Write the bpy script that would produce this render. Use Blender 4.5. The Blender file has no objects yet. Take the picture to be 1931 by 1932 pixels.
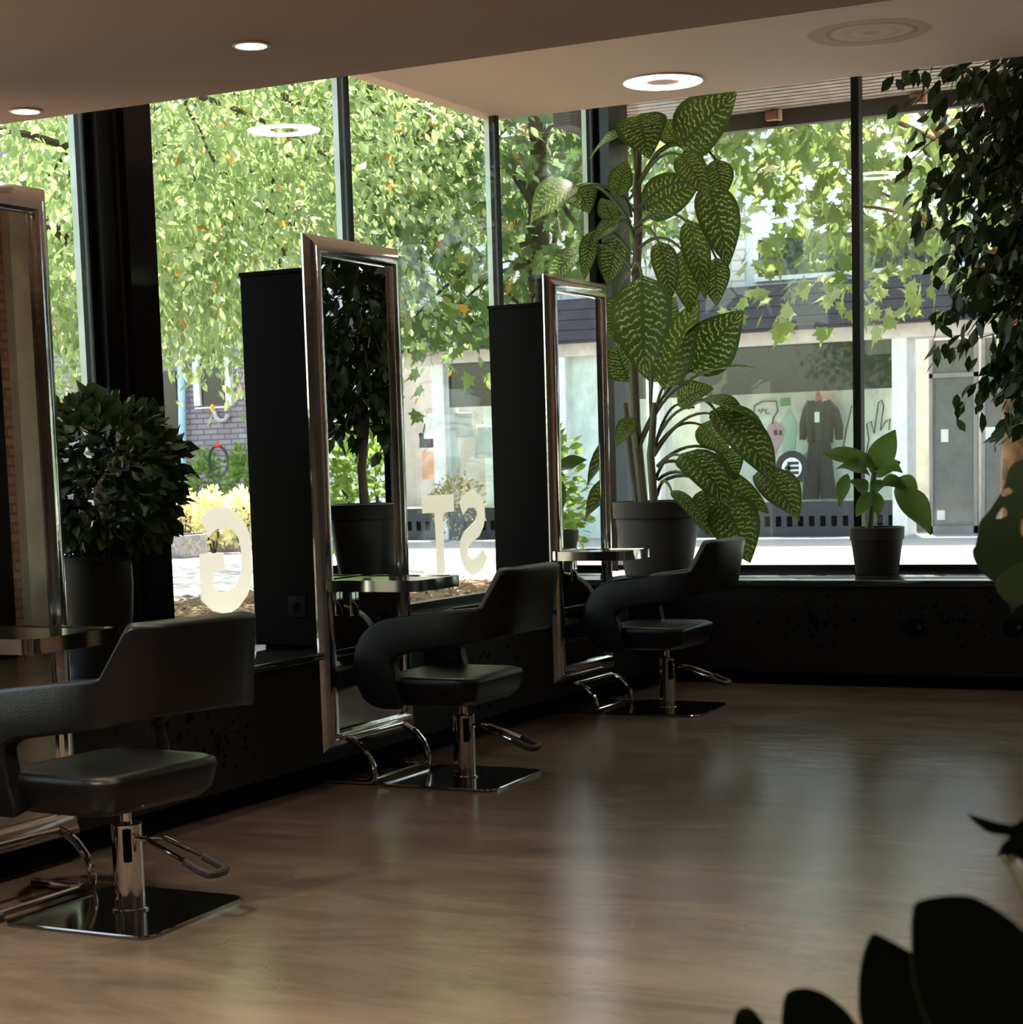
import bpy, bmesh, math, random
import numpy as np
from mathutils import Vector, Matrix
from mathutils.geometry import tessellate_polygon

# ------------------------------------------------------------------ camera, sky, sun, exposure
SC = bpy.context.scene
COL = SC.collection
CAM_H = 1.3
FPX, YAW, PITCH, ROLL, CPX, CPY = 3567.43, 0.47282, 0.114089, -0.028588, 965.5, 1287.0

def cam_axes():
    cy, sy, cp, sp = math.cos(YAW), math.sin(YAW), math.cos(PITCH), math.sin(PITCH)
    F = Vector((-sy*cp, cy*cp, -sp)); R = Vector((cy, sy, 0)); U = R.cross(F)
    return math.cos(ROLL)*R + math.sin(ROLL)*U, -math.sin(ROLL)*R + math.cos(ROLL)*U, F
RX, UX, FX = cam_axes()
CAMP = Vector((0, 0, CAM_H))
cam_d = bpy.data.cameras.new('camera'); cam = bpy.data.objects.new('camera', cam_d); COL.objects.link(cam)
cam.matrix_world = Matrix(((RX.x, UX.x, -FX.x, 0), (RX.y, UX.y, -FX.y, 0), (RX.z, UX.z, -FX.z, CAM_H), (0, 0, 0, 1)))
cam_d.sensor_fit = 'HORIZONTAL'; cam_d.sensor_width = 36.0; cam_d.lens = FPX/1931*36
cam_d.shift_y = (CPY-966.0)/1931; cam_d.clip_start = .05; cam_d.clip_end = 300
cam_d.dof.use_dof = True; cam_d.dof.focus_distance = 8.0; cam_d.dof.aperture_fstop = 11.0
SC.camera = cam

W = bpy.data.worlds.new('world'); SC.world = W; W.use_nodes = True
wn = W.node_tree.nodes; wl = W.node_tree.links
sky = wn.new('ShaderNodeTexSky'); sky.sky_type = 'NISHITA'; sky.sun_disc = False
sky.sun_elevation = math.radians(66); sky.sun_rotation = math.radians(-18); sky.air_density = 1.0; sky.dust_density = 2.5
bg = wn['Background']; wb = wn.new('ShaderNodeMix'); wb.data_type = 'RGBA'; wb.blend_type = 'MULTIPLY'; wb.inputs['Factor'].default_value = 1
wb.inputs['B'].default_value = (1.0, .895, .72, 1); wl.new(sky.outputs[0], wb.inputs['A']); wl.new(wb.outputs['Result'], bg.inputs[0])      # warm white balance; bg.inputs[1].default_value = 1.2

sun_d = bpy.data.lights.new('sun', 'SUN'); sun = bpy.data.objects.new('sun', sun_d); COL.objects.link(sun)
sun_d.energy = 30.0; sun_d.angle = math.radians(.6); sun_d.color = (1, .93, .80)
sun.rotation_euler = Vector((-.13, .38, .92)).to_track_quat('Z', 'Y').to_euler(); sun.location = (-6, 20, 30)

vs = SC.view_settings
vs.view_transform = 'Standard'; vs.look = 'None'; vs.exposure = 0.0; vs.gamma = 1.0
try: vs.use_curve_mapping = False
except Exception: pass
cy = SC.cycles
cy.max_bounces = 10; cy.diffuse_bounces = 4; cy.glossy_bounces = 5; cy.transmission_bounces = 6
cy.transparent_max_bounces = 16; cy.caustics_reflective = False; cy.caustics_refractive = False
cy.sample_clamp_indirect = 6.0; cy.use_denoising = True
try:
    cy.denoiser = 'OPENIMAGEDENOISE'; cy.denoising_input_passes = 'RGB_ALBEDO_NORMAL'
except Exception: pass

# ------------------------------------------------------------------ helpers
def ray(px, py): return (px-CPX)/FPX*RX - (py-CPY)/FPX*UX + FX
def at_x(px, py, x): d = ray(px, py); return CAMP + d*(x/d.x)
def at_y(px, py, y): d = ray(px, py); return CAMP + d*(y/d.y)
def at_z(px, py, z): d = ray(px, py); return CAMP + d*((z-CAM_H)/d.z)
def at_d(px, py, dist): return CAMP + ray(px, py)*dist
rng = random.Random(7)
nrg = np.random.default_rng(11)

class MB:
    """collects shapes, then links them as one mesh object"""
    def __init__(s): s.v = []; s.f = []; s.uv = []; s.sm = []
    def add(s, vs_, fs, smooth=False, uv=None):
        o = len(s.v); s.v += [tuple(p) for p in vs_]
        s.f += [tuple(i+o for i in f) for f in fs]; s.sm += [smooth]*len(fs)
        s.uv += (uv if uv else [(0, 0)]*len(vs_)); return s
    def box(s, a, b, bev=0.0):
        x0, y0, z0 = (min(a[i], b[i]) for i in range(3)); x1, y1, z1 = (max(a[i], b[i]) for i in range(3))
        if bev <= 0:
            vv = [(x0,y0,z0),(x1,y0,z0),(x1,y1,z0),(x0,y1,z0),(x0,y0,z1),(x1,y0,z1),(x1,y1,z1),(x0,y1,z1)]
            return s.add(vv, [(0,3,2,1),(4,5,6,7),(0,1,5,4),(1,2,6,5),(2,3,7,6),(3,0,4,7)])
        bm = bmesh.new(); bmesh.ops.create_cube(bm, size=1)
        for v in bm.verts: v.co = Vector(((x0+x1)/2+v.co.x*(x1-x0), (y0+y1)/2+v.co.y*(y1-y0), (z0+z1)/2+v.co.z*(z1-z0)))
        bmesh.ops.bevel(bm, geom=bm.edges[:], offset=bev, segments=3, profile=.5, affect='EDGES')
        bm.verts.index_update(); s.add([v.co[:] for v in bm.verts], [tuple(v.index for v in f.verts) for f in bm.faces], True); bm.free(); return s
    def tube(s, pts, r, n=8, closed=False, caps=True):
        pts = [Vector(p) for p in pts]; m = len(pts); vv = []; ff = []; prev = None
        for i, p in enumerate(pts):
            a = pts[(i-1) % m] if (closed or i > 0) else p; b = pts[(i+1) % m] if (closed or i < m-1) else p
            t = (b-a).normalized()
            if prev is None:
                ref = Vector((0,0,1)) if abs(t.z) < .9 else Vector((1,0,0)); u = t.cross(ref).normalized()
            else:
                u = prev - t*prev.dot(t); u = u.normalized() if u.length > 1e-6 else t.orthogonal().normalized()
            prev = u; w = t.cross(u); rr = r[i] if isinstance(r, (list, tuple)) else r
            vv += [p + rr*(math.cos(2*math.pi*k/n)*u + math.sin(2*math.pi*k/n)*w) for k in range(n)]
        for i in range(m if closed else m-1):
            for k in range(n):
                a, b = i*n+k, i*n+(k+1) % n; c, d = ((i+1) % m)*n+(k+1) % n, ((i+1) % m)*n+k
                ff.append((a, b, c, d))
        if caps and not closed: ff += [tuple(reversed(range(n))), tuple(range((m-1)*n, m*n))]
        return s.add(vv, ff, True)
    def lathe(s, prof, c=(0,0,0), n=32, axis='z'):
        vv = []; ff = []; m = len(prof)
        for (r, z) in prof:
            for k in range(n):
                a = 2*math.pi*k/n; p = (r*math.cos(a), r*math.sin(a), z)
                if axis == 'x': p = (p[2], p[0], p[1])
                if axis == 'y': p = (p[0], p[2], p[1])
                vv.append((c[0]+p[0], c[1]+p[1], c[2]+p[2]))
        for i in range(m-1):
            for k in range(n): ff.append((i*n+k, i*n+(k+1) % n, (i+1)*n+(k+1) % n, (i+1)*n+k))
        ff += [tuple(reversed(range(n))), tuple(range((m-1)*n, m*n))]
        return s.add(vv, ff, True)
    def loft(s, rings, caps=True, smooth=True, closed_ring=True):
        n = len(rings[0]); vv = [p for r in rings for p in r]; ff = []
        for i in range(len(rings)-1):
            for k in range(n if closed_ring else n-1):
                ff.append((i*n+k, i*n+(k+1) % n, (i+1)*n+(k+1) % n, (i+1)*n+k))
        if caps: ff += [tuple(reversed(range(n))), tuple(range((len(rings)-1)*n, len(rings)*n))]
        return s.add(vv, ff, smooth)
    def slab(s, poly, thick):
        """a flat outline (list of 3d points) given a thickness vector"""
        n = len(poly); t = Vector(thick); a = [Vector(p) for p in poly]; b = [p+t for p in a]
        return s.add(a+b, [tuple(range(n)), tuple(reversed(range(n, 2*n)))] + [(i, n+i, n+(i+1) % n, (i+1) % n) for i in range(n)])
    def build(s, name, mat, parent=None, loc=None, angle=35, fix=True):
        me = bpy.data.meshes.new(name); me.from_pydata([tuple(p) for p in s.v], [], s.f)
        me.polygons.foreach_set('use_smooth', s.sm)
        if any(u != (0, 0) for u in s.uv):
            uvl = me.uv_layers.new(name='UVMap'); li = np.zeros(len(me.loops), dtype=np.int32); me.loops.foreach_get('vertex_index', li)
            uvl.data.foreach_set('uv', np.array(s.uv, dtype=np.float32)[li].ravel())
        if fix and len(s.f) < 30000:
            bm = bmesh.new(); bm.from_mesh(me); bmesh.ops.recalc_face_normals(bm, faces=bm.faces[:]); bm.to_mesh(me); bm.free()
        if angle and any(s.sm):
            try: me.set_sharp_from_angle(angle=math.radians(angle))
            except Exception: pass
        me.materials.append(mat); me.update()
        o = bpy.data.objects.new(name, me); COL.objects.link(o)
        if parent: o.parent = parent
        if loc: o.location = loc
        return o

def thing(name, label, cat, loc=(0, 0, 0), group=None):
    o = bpy.data.objects.new(name, None); COL.objects.link(o); o.location = loc; o.empty_display_size = .1
    o['label'] = label; o['category'] = cat; o['kind'] = 'thing'
    if group: o['group'] = group
    return o
def tag(o, label, cat, group=None, kind='thing'):
    o['label'] = label; o['category'] = cat; o['kind'] = kind
    if group: o['group'] = group
    return o
def struct(o, label=None):
    o['kind'] = 'structure'
    if label: o['label'] = label
    return o
def dup(root, loc, label):
    def cp(o, par):
        c = o.copy(); COL.objects.link(c); c.parent = par
        for ch in [x for x in bpy.data.objects if x.parent == o and x not in made]:
            made.add(c); made.add(cp(ch, c))
        return c
    made = set(); r = cp(root, None); r.location = loc; r['label'] = label
    return r

# ------------------------------------------------------------------ materials
MATS = {}
def principled(name, col, rough=.5, metal=0., spec=.5, noise=None, bump=None, coat=0.):
    if name in MATS: return MATS[name]
    m = bpy.data.materials.new(name); m.use_nodes = True; nt = m.node_tree; b = nt.nodes['Principled BSDF']
    b.inputs['Base Color'].default_value = (*col, 1); b.inputs['Roughness'].default_value = rough; b.inputs['Metallic'].default_value = metal
    b.inputs['Specular IOR Level'].default_value = spec; b.inputs['Coat Weight'].default_value = coat
    tc = nt.nodes.new('ShaderNodeTexCoord')
    nz = nt.nodes.new('ShaderNodeTexNoise'); nt.links.new(tc.outputs['Object'], nz.inputs['Vector'])
    sc, amt = noise if noise else (6., .12)
    nz.inputs['Scale'].default_value = sc; nz.inputs['Detail'].default_value = 5
    rp = nt.nodes.new('ShaderNodeValToRGB'); rp.color_ramp.elements[0].position = .3; rp.color_ramp.elements[1].position = .7
    rp.color_ramp.elements[0].color = (*[c*(1-amt) for c in col], 1); rp.color_ramp.elements[1].color = (*[min(1, c*(1+amt)) for c in col], 1)
    nt.links.new(nz.outputs[0], rp.inputs[0]); nt.links.new(rp.outputs[0], b.inputs['Base Color'])
    if bump:
        n2 = nt.nodes.new('ShaderNodeTexNoise'); n2.inputs['Scale'].default_value = bump[0]; n2.inputs['Detail'].default_value = 4
        nt.links.new(tc.outputs['Object'], n2.inputs['Vector'])
        bp = nt.nodes.new('ShaderNodeBump'); bp.inputs['Strength'].default_value = bump[1]; bp.inputs['Distance'].default_value = .01
        nt.links.new(n2.outputs[0], bp.inputs['Height']); nt.links.new(bp.outputs[0], b.inputs['Normal'])
    MATS[name] = m; return m

def glass_mat(name, tint=(.95, .98, .96), ior=1.45):
    m = bpy.data.materials.new(name); m.use_nodes = True; nt = m.node_tree; nt.nodes.remove(nt.nodes['Principled BSDF'])
    t = nt.nodes.new('ShaderNodeBsdfTransparent'); t.inputs[0].default_value = (*tint, 1)
    g = nt.nodes.new('ShaderNodeBsdfGlossy'); g.inputs['Roughness'].default_value = 0
    fr = nt.nodes.new('ShaderNodeFresnel'); ge = nt.nodes.new('ShaderNodeNewGeometry')      # thin sheet: same reflectance on entry and exit
    mr = nt.nodes.new('ShaderNodeMapRange'); mr.inputs[3].default_value = ior; mr.inputs[4].default_value = 1/ior
    nt.links.new(ge.outputs['Backfacing'], mr.inputs[0]); nt.links.new(mr.outputs[0], fr.inputs[0])
    mx = nt.nodes.new('ShaderNodeMixShader'); nt.links.new(fr.outputs[0], mx.inputs[0]); nt.links.new(t.outputs[0], mx.inputs[1]); nt.links.new(g.outputs[0], mx.inputs[2])
    nt.links.new(mx.outputs[0], nt.nodes['Material Output'].inputs[0]); return m

def emit_mat(name, col, st):
    m = bpy.data.materials.new(name); m.use_nodes = True; nt = m.node_tree; nt.nodes.remove(nt.nodes['Principled BSDF'])
    e = nt.nodes.new('ShaderNodeEmission'); e.inputs[0].default_value = (*col, 1); e.inputs[1].default_value = st
    nt.links.new(e.outputs[0], nt.nodes['Material Output'].inputs[0]); return m

def leaf_mat(name, c1, c2, trans=.45, rough=.4, spec=.4, tcol=None, stripes=None, vein=None):
    """leaf with light passing through; c1..c2 vary per leaf by the attribute rnd, stripes = pale streaks along the side veins"""
    m = bpy.data.materials.new(name); m.use_nodes = True; nt = m.node_tree; N = nt.nodes; L = nt.links; b = N['Principled BSDF']
    b.inputs['Roughness'].default_value = rough; b.inputs['Specular IOR Level'].default_value = spec
    at = N.new('ShaderNodeAttribute'); at.attribute_name = 'rnd'
    rp = N.new('ShaderNodeValToRGB'); rp.color_ramp.elements[0].color = (*c1, 1); rp.color_ramp.elements[1].color = (*c2, 1)
    L.new(at.outputs['Fac'], rp.inputs[0]); out = rp.outputs[0]
    if stripes:
        uv = N.new('ShaderNodeUVMap'); sx = N.new('ShaderNodeSeparateXYZ'); L.new(uv.outputs[0], sx.inputs[0])
        a = N.new('ShaderNodeMath'); a.operation = 'SUBTRACT'; L.new(sx.outputs[0], a.inputs[0]); a.inputs[1].default_value = .5
        ab = N.new('ShaderNodeMath'); ab.operation = 'ABSOLUTE'; L.new(a.outputs[0], ab.inputs[0])
        k = N.new('ShaderNodeMath'); k.operation = 'MULTIPLY_ADD'; L.new(ab.outputs[0], k.inputs[0]); k.inputs[1].default_value = -.32; L.new(sx.outputs[1], k.inputs[2])
        nz = N.new('ShaderNodeTexNoise'); nz.inputs['Scale'].default_value = 11; nz.inputs['Detail'].default_value = 4; L.new(uv.outputs[0], nz.inputs['Vector'])
        k2 = N.new('ShaderNodeMath'); k2.operation = 'MULTIPLY_ADD'; L.new(nz.outputs[0], k2.inputs[0]); k2.inputs[1].default_value = .13; L.new(k.outputs[0], k2.inputs[2])
        k3 = N.new('ShaderNodeMath'); k3.operation = 'MULTIPLY'; L.new(k2.outputs[0], k3.inputs[0]); k3.inputs[1].default_value = 2*math.pi*13
        sn = N.new('ShaderNodeMath'); sn.operation = 'SINE'; L.new(k3.outputs[0], sn.inputs[0])
        gt = N.new('ShaderNodeMapRange'); gt.inputs[1].default_value = .35; gt.inputs[2].default_value = .75; L.new(sn.outputs[0], gt.inputs[0])
        # streaks fade out near the margin and the midrib, broken by a second noise
        mr = N.new('ShaderNodeMapRange'); mr.inputs[1].default_value = .44; mr.inputs[2].default_value = .34; L.new(ab.outputs[0], mr.inputs[0])
        mb_ = N.new('ShaderNodeMapRange'); mb_.inputs[1].default_value = .02; mb_.inputs[2].default_value = .05; L.new(ab.outputs[0], mb_.inputs[0])
        n2 = N.new('ShaderNodeTexNoise'); n2.inputs['Scale'].default_value = 22; L.new(uv.outputs[0], n2.inputs['Vector'])
        nr = N.new('ShaderNodeMapRange'); nr.inputs[1].default_value = .42; nr.inputs[2].default_value = .52; L.new(n2.outputs[0], nr.inputs[0])
        p = gt.outputs[0]
        for q in (mr, mb_, nr):
            mm = N.new('ShaderNodeMath'); mm.operation = 'MULTIPLY'; L.new(p, mm.inputs[0]); L.new(q.outputs[0], mm.inputs[1]); p = mm.outputs[0]
        mx = N.new('ShaderNodeMix'); mx.data_type = 'RGBA'; L.new(p, mx.inputs['Factor']); L.new(out, mx.inputs['A']); mx.inputs['B'].default_value = (*stripes, 1); out = mx.outputs['Result']
    L.new(out, b.inputs['Base Color'])
    tr = N.new('ShaderNodeBsdfTranslucent')
    hs = N.new('ShaderNodeHueSaturation'); hs.inputs['Value'].default_value = 1.5; hs.inputs['Saturation'].default_value = .98; hs.inputs['Hue'].default_value = .485
    L.new(out, hs.inputs['Color']); L.new(hs.outputs[0], tr.inputs[0])
    ms = N.new('ShaderNodeMixShader'); ms.inputs[0].default_value = trans; L.new(b.outputs[0], ms.inputs[1]); L.new(tr.outputs[0], ms.inputs[2])
    L.new(ms.outputs[0], N['Material Output'].inputs[0]); return m

def brick_mat(name, c1, c2, mortar, axis='xz', w=.22, h=.07, ms=.012, bump=.4):
    m = bpy.data.materials.new(name); m.use_nodes = True; nt = m.node_tree; N = nt.nodes; L = nt.links; b = N['Principled BSDF']
    tc = N.new('ShaderNodeTexCoord'); sx = N.new('ShaderNodeSeparateXYZ'); cb = N.new('ShaderNodeCombineXYZ')
    L.new(tc.outputs['Object'], sx.inputs[0]); L.new(sx.outputs['XYZ'.index(axis[0].upper())], cb.inputs[0]); L.new(sx.outputs['XYZ'.index(axis[1].upper())], cb.inputs[1])
    br = N.new('ShaderNodeTexBrick'); L.new(cb.outputs[0], br.inputs['Vector']); br.inputs['Scale'].default_value = 1
    br.inputs['Brick Width'].default_value = w; br.inputs['Row Height'].default_value = h; br.inputs['Mortar Size'].default_value = ms; br.inputs['Mortar Smooth'].default_value = .2
    br.inputs['Color1'].default_value = (*c1, 1); br.inputs['Color2'].default_value = (*c2, 1); br.inputs['Mortar'].default_value = (*mortar, 1)
    L.new(br.outputs[0], b.inputs['Base Color']); b.inputs['Roughness'].default_value = .85
    bp = N.new('ShaderNodeBump'); bp.inputs['Strength'].default_value = bump; bp.inputs['Distance'].default_value = .01; bp.invert = True
    L.new(br.outputs['Fac'], bp.inputs['Height']); L.new(bp.outputs[0], b.inputs['Normal']); return m

def floor_mat():
    m = bpy.data.materials.new('polished_concrete'); m.use_nodes = True; nt = m.node_tree; N = nt.nodes; L = nt.links; b = N['Principled BSDF']
    tc = N.new('ShaderNodeTexCoord'); mp = N.new('ShaderNodeMapping'); mp.inputs['Rotation'].default_value = (0, 0, -.45); mp.inputs['Scale'].default_value = (.7, 2.2, 1)
    L.new(tc.outputs['Object'], mp.inputs[0])
    n1 = N.new('ShaderNodeTexNoise'); n1.inputs['Scale'].default_value = 1.6; n1.inputs['Detail'].default_value = 9; n1.inputs['Roughness'].default_value = .66; n1.inputs['Distortion'].default_value = .6; L.new(mp.outputs[0], n1.inputs['Vector'])
    rp = N.new('ShaderNodeValToRGB'); e = rp.color_ramp.elements; e[0].position = .3; e[0].color = (.088, .066, .046, 1); e[1].position = .72; e[1].color = (.20, .152, .108, 1)
    L.new(n1.outputs[0], rp.inputs[0]); L.new(rp.outputs[0], b.inputs['Base Color'])
    # fine trowel streaks and hairline scratches in the sealer
    n2 = N.new('ShaderNodeTexNoise'); n2.inputs['Scale'].default_value = 9; n2.inputs['Detail'].default_value = 8; n2.inputs['Roughness'].default_value = .7; L.new(mp.outputs[0], n2.inputs['Vector'])
    rr = N.new('ShaderNodeMapRange'); rr.inputs[3].default_value = .14; rr.inputs[4].default_value = .25; rr.inputs[1].default_value = .3; rr.inputs[2].default_value = .7
    L.new(n2.outputs[0], rr.inputs[0]); L.new(rr.outputs[0], b.inputs['Roughness'])
    vo = N.new('ShaderNodeTexVoronoi'); vo.feature = 'DISTANCE_TO_EDGE'; vo.inputs['Scale'].default_value = 2.2
    n3 = N.new('ShaderNodeTexNoise'); n3.inputs['Scale'].default_value = 3; L.new(tc.outputs['Object'], n3.inputs['Vector'])
    mx = N.new('ShaderNodeMix'); mx.data_type = 'VECTOR'; mx.inputs['Factor'].default_value = .55; L.new(tc.outputs['Object'], mx.inputs['A']); L.new(n3.outputs['Color'], mx.inputs['B']); L.new(mx.outputs['Result'], vo.inputs['Vector'])
    sr = N.new('ShaderNodeMapRange'); sr.inputs[1].default_value = 0; sr.inputs[2].default_value = .006; sr.inputs[3].default_value = -.5; sr.inputs[4].default_value = 0; L.new(vo.outputs['Distance'], sr.inputs[0])
    ad = N.new('ShaderNodeMath'); L.new(n2.outputs[0], ad.inputs[0]); L.new(sr.outputs[0], ad.inputs[1])
    bp = N.new('ShaderNodeBump'); bp.inputs['Strength'].default_value = .06; bp.inputs['Distance'].default_value = .01
    L.new(ad.outputs[0], bp.inputs['Height']); L.new(bp.outputs[0], b.inputs['Normal']); b.inputs['Specular IOR Level'].default_value = .5
    return m

def ceiling_mat(name, col, stain=None):
    m = bpy.data.materials.new(name); m.use_nodes = True; nt = m.node_tree; N = nt.nodes; L = nt.links; b = N['Principled BSDF']
    b.inputs['Roughness'].default_value = .85; tc = N.new('ShaderNodeTexCoord')
    nz = N.new('ShaderNodeTexNoise'); nz.inputs['Scale'].default_value = 2; nz.inputs['Detail'].default_value = 4; L.new(tc.outputs['Object'], nz.inputs['Vector'])
    rp = N.new('ShaderNodeValToRGB'); rp.color_ramp.elements[0].color = (*[c*.95 for c in col], 1); rp.color_ramp.elements[1].color = (*[min(1, c*1.04) for c in col], 1)
    L.new(nz.outputs[0], rp.inputs[0]); out = rp.outputs[0]
    if stain:   # dried water stain: concentric brown tide marks around one spot
        vs_ = N.new('ShaderNodeVectorMath'); vs_.operation = 'SUBTRACT'; L.new(tc.outputs['Object'], vs_.inputs[0]); vs_.inputs[1].default_value = stain
        n2 = N.new('ShaderNodeTexNoise'); n2.inputs['Scale'].default_value = 3.5; n2.inputs['Detail'].default_value = 3; L.new(tc.outputs['Object'], n2.inputs['Vector'])
        ln = N.new('ShaderNodeVectorMath'); ln.operation = 'LENGTH'; L.new(vs_.outputs[0], ln.inputs[0])
        ad = N.new('ShaderNodeMath'); ad.operation = 'MULTIPLY_ADD'; L.new(n2.outputs[0], ad.inputs[0]); ad.inputs[1].default_value = .12; L.new(ln.outputs['Value'], ad.inputs[2])
        r2 = N.new('ShaderNodeValToRGB'); E_ = r2.color_ramp.elements; E_[0].position = .0; E_[0].color = (.75,)*3+(1,); E_[1].position = .36; E_[1].color = (0, 0, 0, 1)
        for p, v in ((.07, .6), (.10, .25), (.14, .15), (.18, .35), (.21, .2), (.24, .22), (.262, .9), (.275, .5), (.30, .42), (.335, .55)):
            q = E_.new(p); q.color = (v, v, v, 1)
        L.new(ad.outputs[0], r2.inputs[0])
        mx = N.new('ShaderNodeMix'); mx.data_type = 'RGBA'; L.new(r2.outputs[0], mx.inputs['Factor']); L.new(out, mx.inputs['A']); mx.inputs['B'].default_value = (.36, .26, .15, 1); out = mx.outputs['Result']
    L.new(out, b.inputs['Base Color']); return m

M_floor = floor_mat()
M_ceil = ceiling_mat('plaster_ceiling', (.82, .665, .58), (-2.575, 8.875, 3.25))
M_ceil2 = ceiling_mat('dropped_ceiling_paint', (.46, .36, .31))
M_dark = principled('dark_frame_paint', (.007, .006, .005), .4, spec=.2)
M_column = principled('brown_column_paint', (.012, .008, .007), .14, spec=.35)
M_alu = principled('pale_aluminium', (.62, .70, .62), .35, .3)
M_plinth = principled('black_plinth_panel', (.010, .0074, .0058), .5, spec=.2)
M_sill = principled('dark_sill_stone', (.022, .024, .021), .09, spec=1.0, bump=(60, .02), coat=.6)
M_hole = principled('perforation_black', (.002, .002, .002), .9, spec=.1)
M_glass = glass_mat('window_glass')
M_mirror = principled('mirror_silver', (.9, .9, .9), .0, 1.0)
M_frame = principled('polished_aluminium', (.74, .72, .70), .11, 1.0, bump=(25, .06))
M_chrome = principled('chrome', (.72, .70, .68), .07, 1.0)
M_plate = principled('polished_steel_plate', (.34, .33, .32), .10, 1.0)
M_cab = principled('black_laminate', (.0045, .0043, .0036), .65, spec=.08)
M_leather = principled('black_leather', (.006, .0052, .005), .36, spec=.32, bump=(140, .10))
M_rubber = principled('black_rubber', (.02, .018, .017), .6)
M_pot = principled('anthracite_plastic_pot', (.034, .028, .025), .55, spec=.25)
M_potd = principled('black_pot', (.010, .009, .008), .45, spec=.2)
M_soil = principled('potting_soil', (.03, .02, .013), .95, bump=(90, .8))
M_cream = principled('cream_paint', (.62, .56, .42), .7)
M_wall = principled('grey_wall_paint', (.14, .125, .11), .8)
M_white = principled('white_paint', (.78, .78, .78), .5)
M_brick_in = brick_mat('red_brick', (.52, .24, .14), (.40, .17, .10), (.22, .15, .11), 'yz')
M_lens = emit_mat('lamp_diffuser', (1, .96, .9), 9.0)

# ------------------------------------------------------------------ setting: floor, ceilings, walls
GX, GY = -4.97, 11.3          # planes of the left and the front window walls
ZS1, ZS2 = .56, .605          # tops of the two window ledges
ZC, ZD = 3.25, 2.5            # ceiling and dropped ceiling
ZG = .22                      # street level outside
XR, YB = 1.2, -3.0
struct(MB().box((GX-.05, YB, -.1), (XR, GY+.05, 0)).build('floor', M_floor))
struct(MB().box((GX-.1, 5.118, ZC), (XR, 9.83, ZC+.549)).build('ceiling', M_ceil), 'pale pink plaster ceiling by the windows with a round water stain')
struct(MB().box((GX-.1, YB, ZD), (XR, 5.115, ZD+1.2)).build('ceiling.001', M_ceil2), 'dark dropped ceiling with small round lamps')
struct(MB().box((GX-.1, 9.8, 3.8), (XR, GY+.5, 3.95)).build('ceiling.002', M_ceil), 'raised strip of ceiling over the front windows')
struct(MB().box((XR, 7.6, 0), (XR+.15, GY, 3.9)).build('wall_right', M_brick_in))
struct(MB().box((XR, YB, 0), (XR+.15, 7.599, 3.9)).build('wall_right_rear', principled('dark_wall_paint', (.10, .09, .08), .8)), 'dark painted wall beside the viewpoint')
struct(MB().box((GX-.1, YB-.15, 0), (XR+.15, YB, 3.9)).build('wall_back', M_wall))
struct(MB().box((GX-.1, YB, 0), (GX, 3.0, 2.6)).build('wall_left', M_wall))
struct(MB().box((.352, GY-.2, 0), (XR+.15, GY+.05, 3.79)).build('wall_front', M_cream), 'cream wall beside the front windows')
struct(MB().box((1.12, 10.84, 0), (XR-.002, GY-.202, 3.79)).build('wall_pier', M_cream), 'cream painted pier in the right corner')
# dark glazed door in the right wall (it shows in the nearest mirror)
d1 = MB()
for a, b in (((9.55, 0), (9.70, 2.95)), ((10.42, 0), (10.68, 2.95)), ((9.70, 2.80), (10.42, 2.95)), ((9.70, 2.15), (10.42, 2.28)), ((9.70, 0), (10.42, .25))):
    d1.box((XR-.07, a[0], a[1]), (XR-.002, b[0], b[1]))
d1o = struct(d1.build('door_1', M_dark))
MB().box((XR-.04, 9.70, .25), (XR-.03, 10.42, 2.15)).build('door_glass', glass_mat('door_glass', (.5, .5, .5)), d1o)
MB().tube([(XR-.071, 9.63, .95), (XR-.12, 9.63, .96), (XR-.12, 9.63, 1.34), (XR-.071, 9.63, 1.35)], .014).build('door_handle', M_chrome, d1o)

def perforations(name, parent, plane, pts):
    mb = MB()
    for (u, z, r) in pts:
        n = 10
        if plane[0] == 'x': poly = [(plane[1], u+r*math.cos(2*math.pi*k/n), z+r*math.sin(2*math.pi*k/n)) for k in range(n)]; t = (.002, 0, 0)
        else: poly = [(u+r*math.cos(2*math.pi*k/n), plane[1], z+r*math.sin(2*math.pi*k/n)) for k in range(n)]; t = (0, -.002, 0)
        mb.slab(poly, t)
    return mb.build(name, M_hole, parent)
# ledges under the windows: plinth panel, recessed kick, polished top with slots
def slots_x(): 
    mb = MB()
    for k in range(26):
        y = 5.3+k*.235
        mb.box((-4.83, y-.03, ZS1-.001), (-4.815, y+.03, ZS1+.0012))
    return mb
PX1 = -4.215
t1 = struct(MB().box((GX-.05, 3.0, .1), (PX1, GY, ZS1-.03)).build('trim_1', M_plinth), 'black perforated plinth under the left windows')
MB().box((GX-.05, YB, 0), (-4.285, GY, .1)).build('toe_kick', M_hole, t1)
MB().box((GX-.05, 3.0, ZS1-.03), (PX1+.02, GY, ZS1), .004).build('ledge_top', M_sill, t1)
slots_x().build('vent_slot', M_hole, t1)
PY2 = 10.335
t2 = struct(MB().box((PX1, PY2, .075), (.35, GY+.05, ZS2-.035)).build('trim_2', M_plinth), 'black perforated plinth under the front windows')
MB().box((PX1-.07, PY2+.07, 0), (.35, GY, .075)).build('toe_kick', M_hole, t2)
MB().box((PX1-.5, PY2-.02, ZS2-.035), (.35, GY+.05, ZS2), .004).build('ledge_top', M_sill, t2)
mb = MB()
for k in range(18):
    x = -3.9+k*.235
    mb.box((x-.03, GY-.14-.42, ZS2-.001), (x+.03, GY-.125-.42, ZS2+.0012))
mb.build('vent_slot', M_hole, t2)
pts = []
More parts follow.
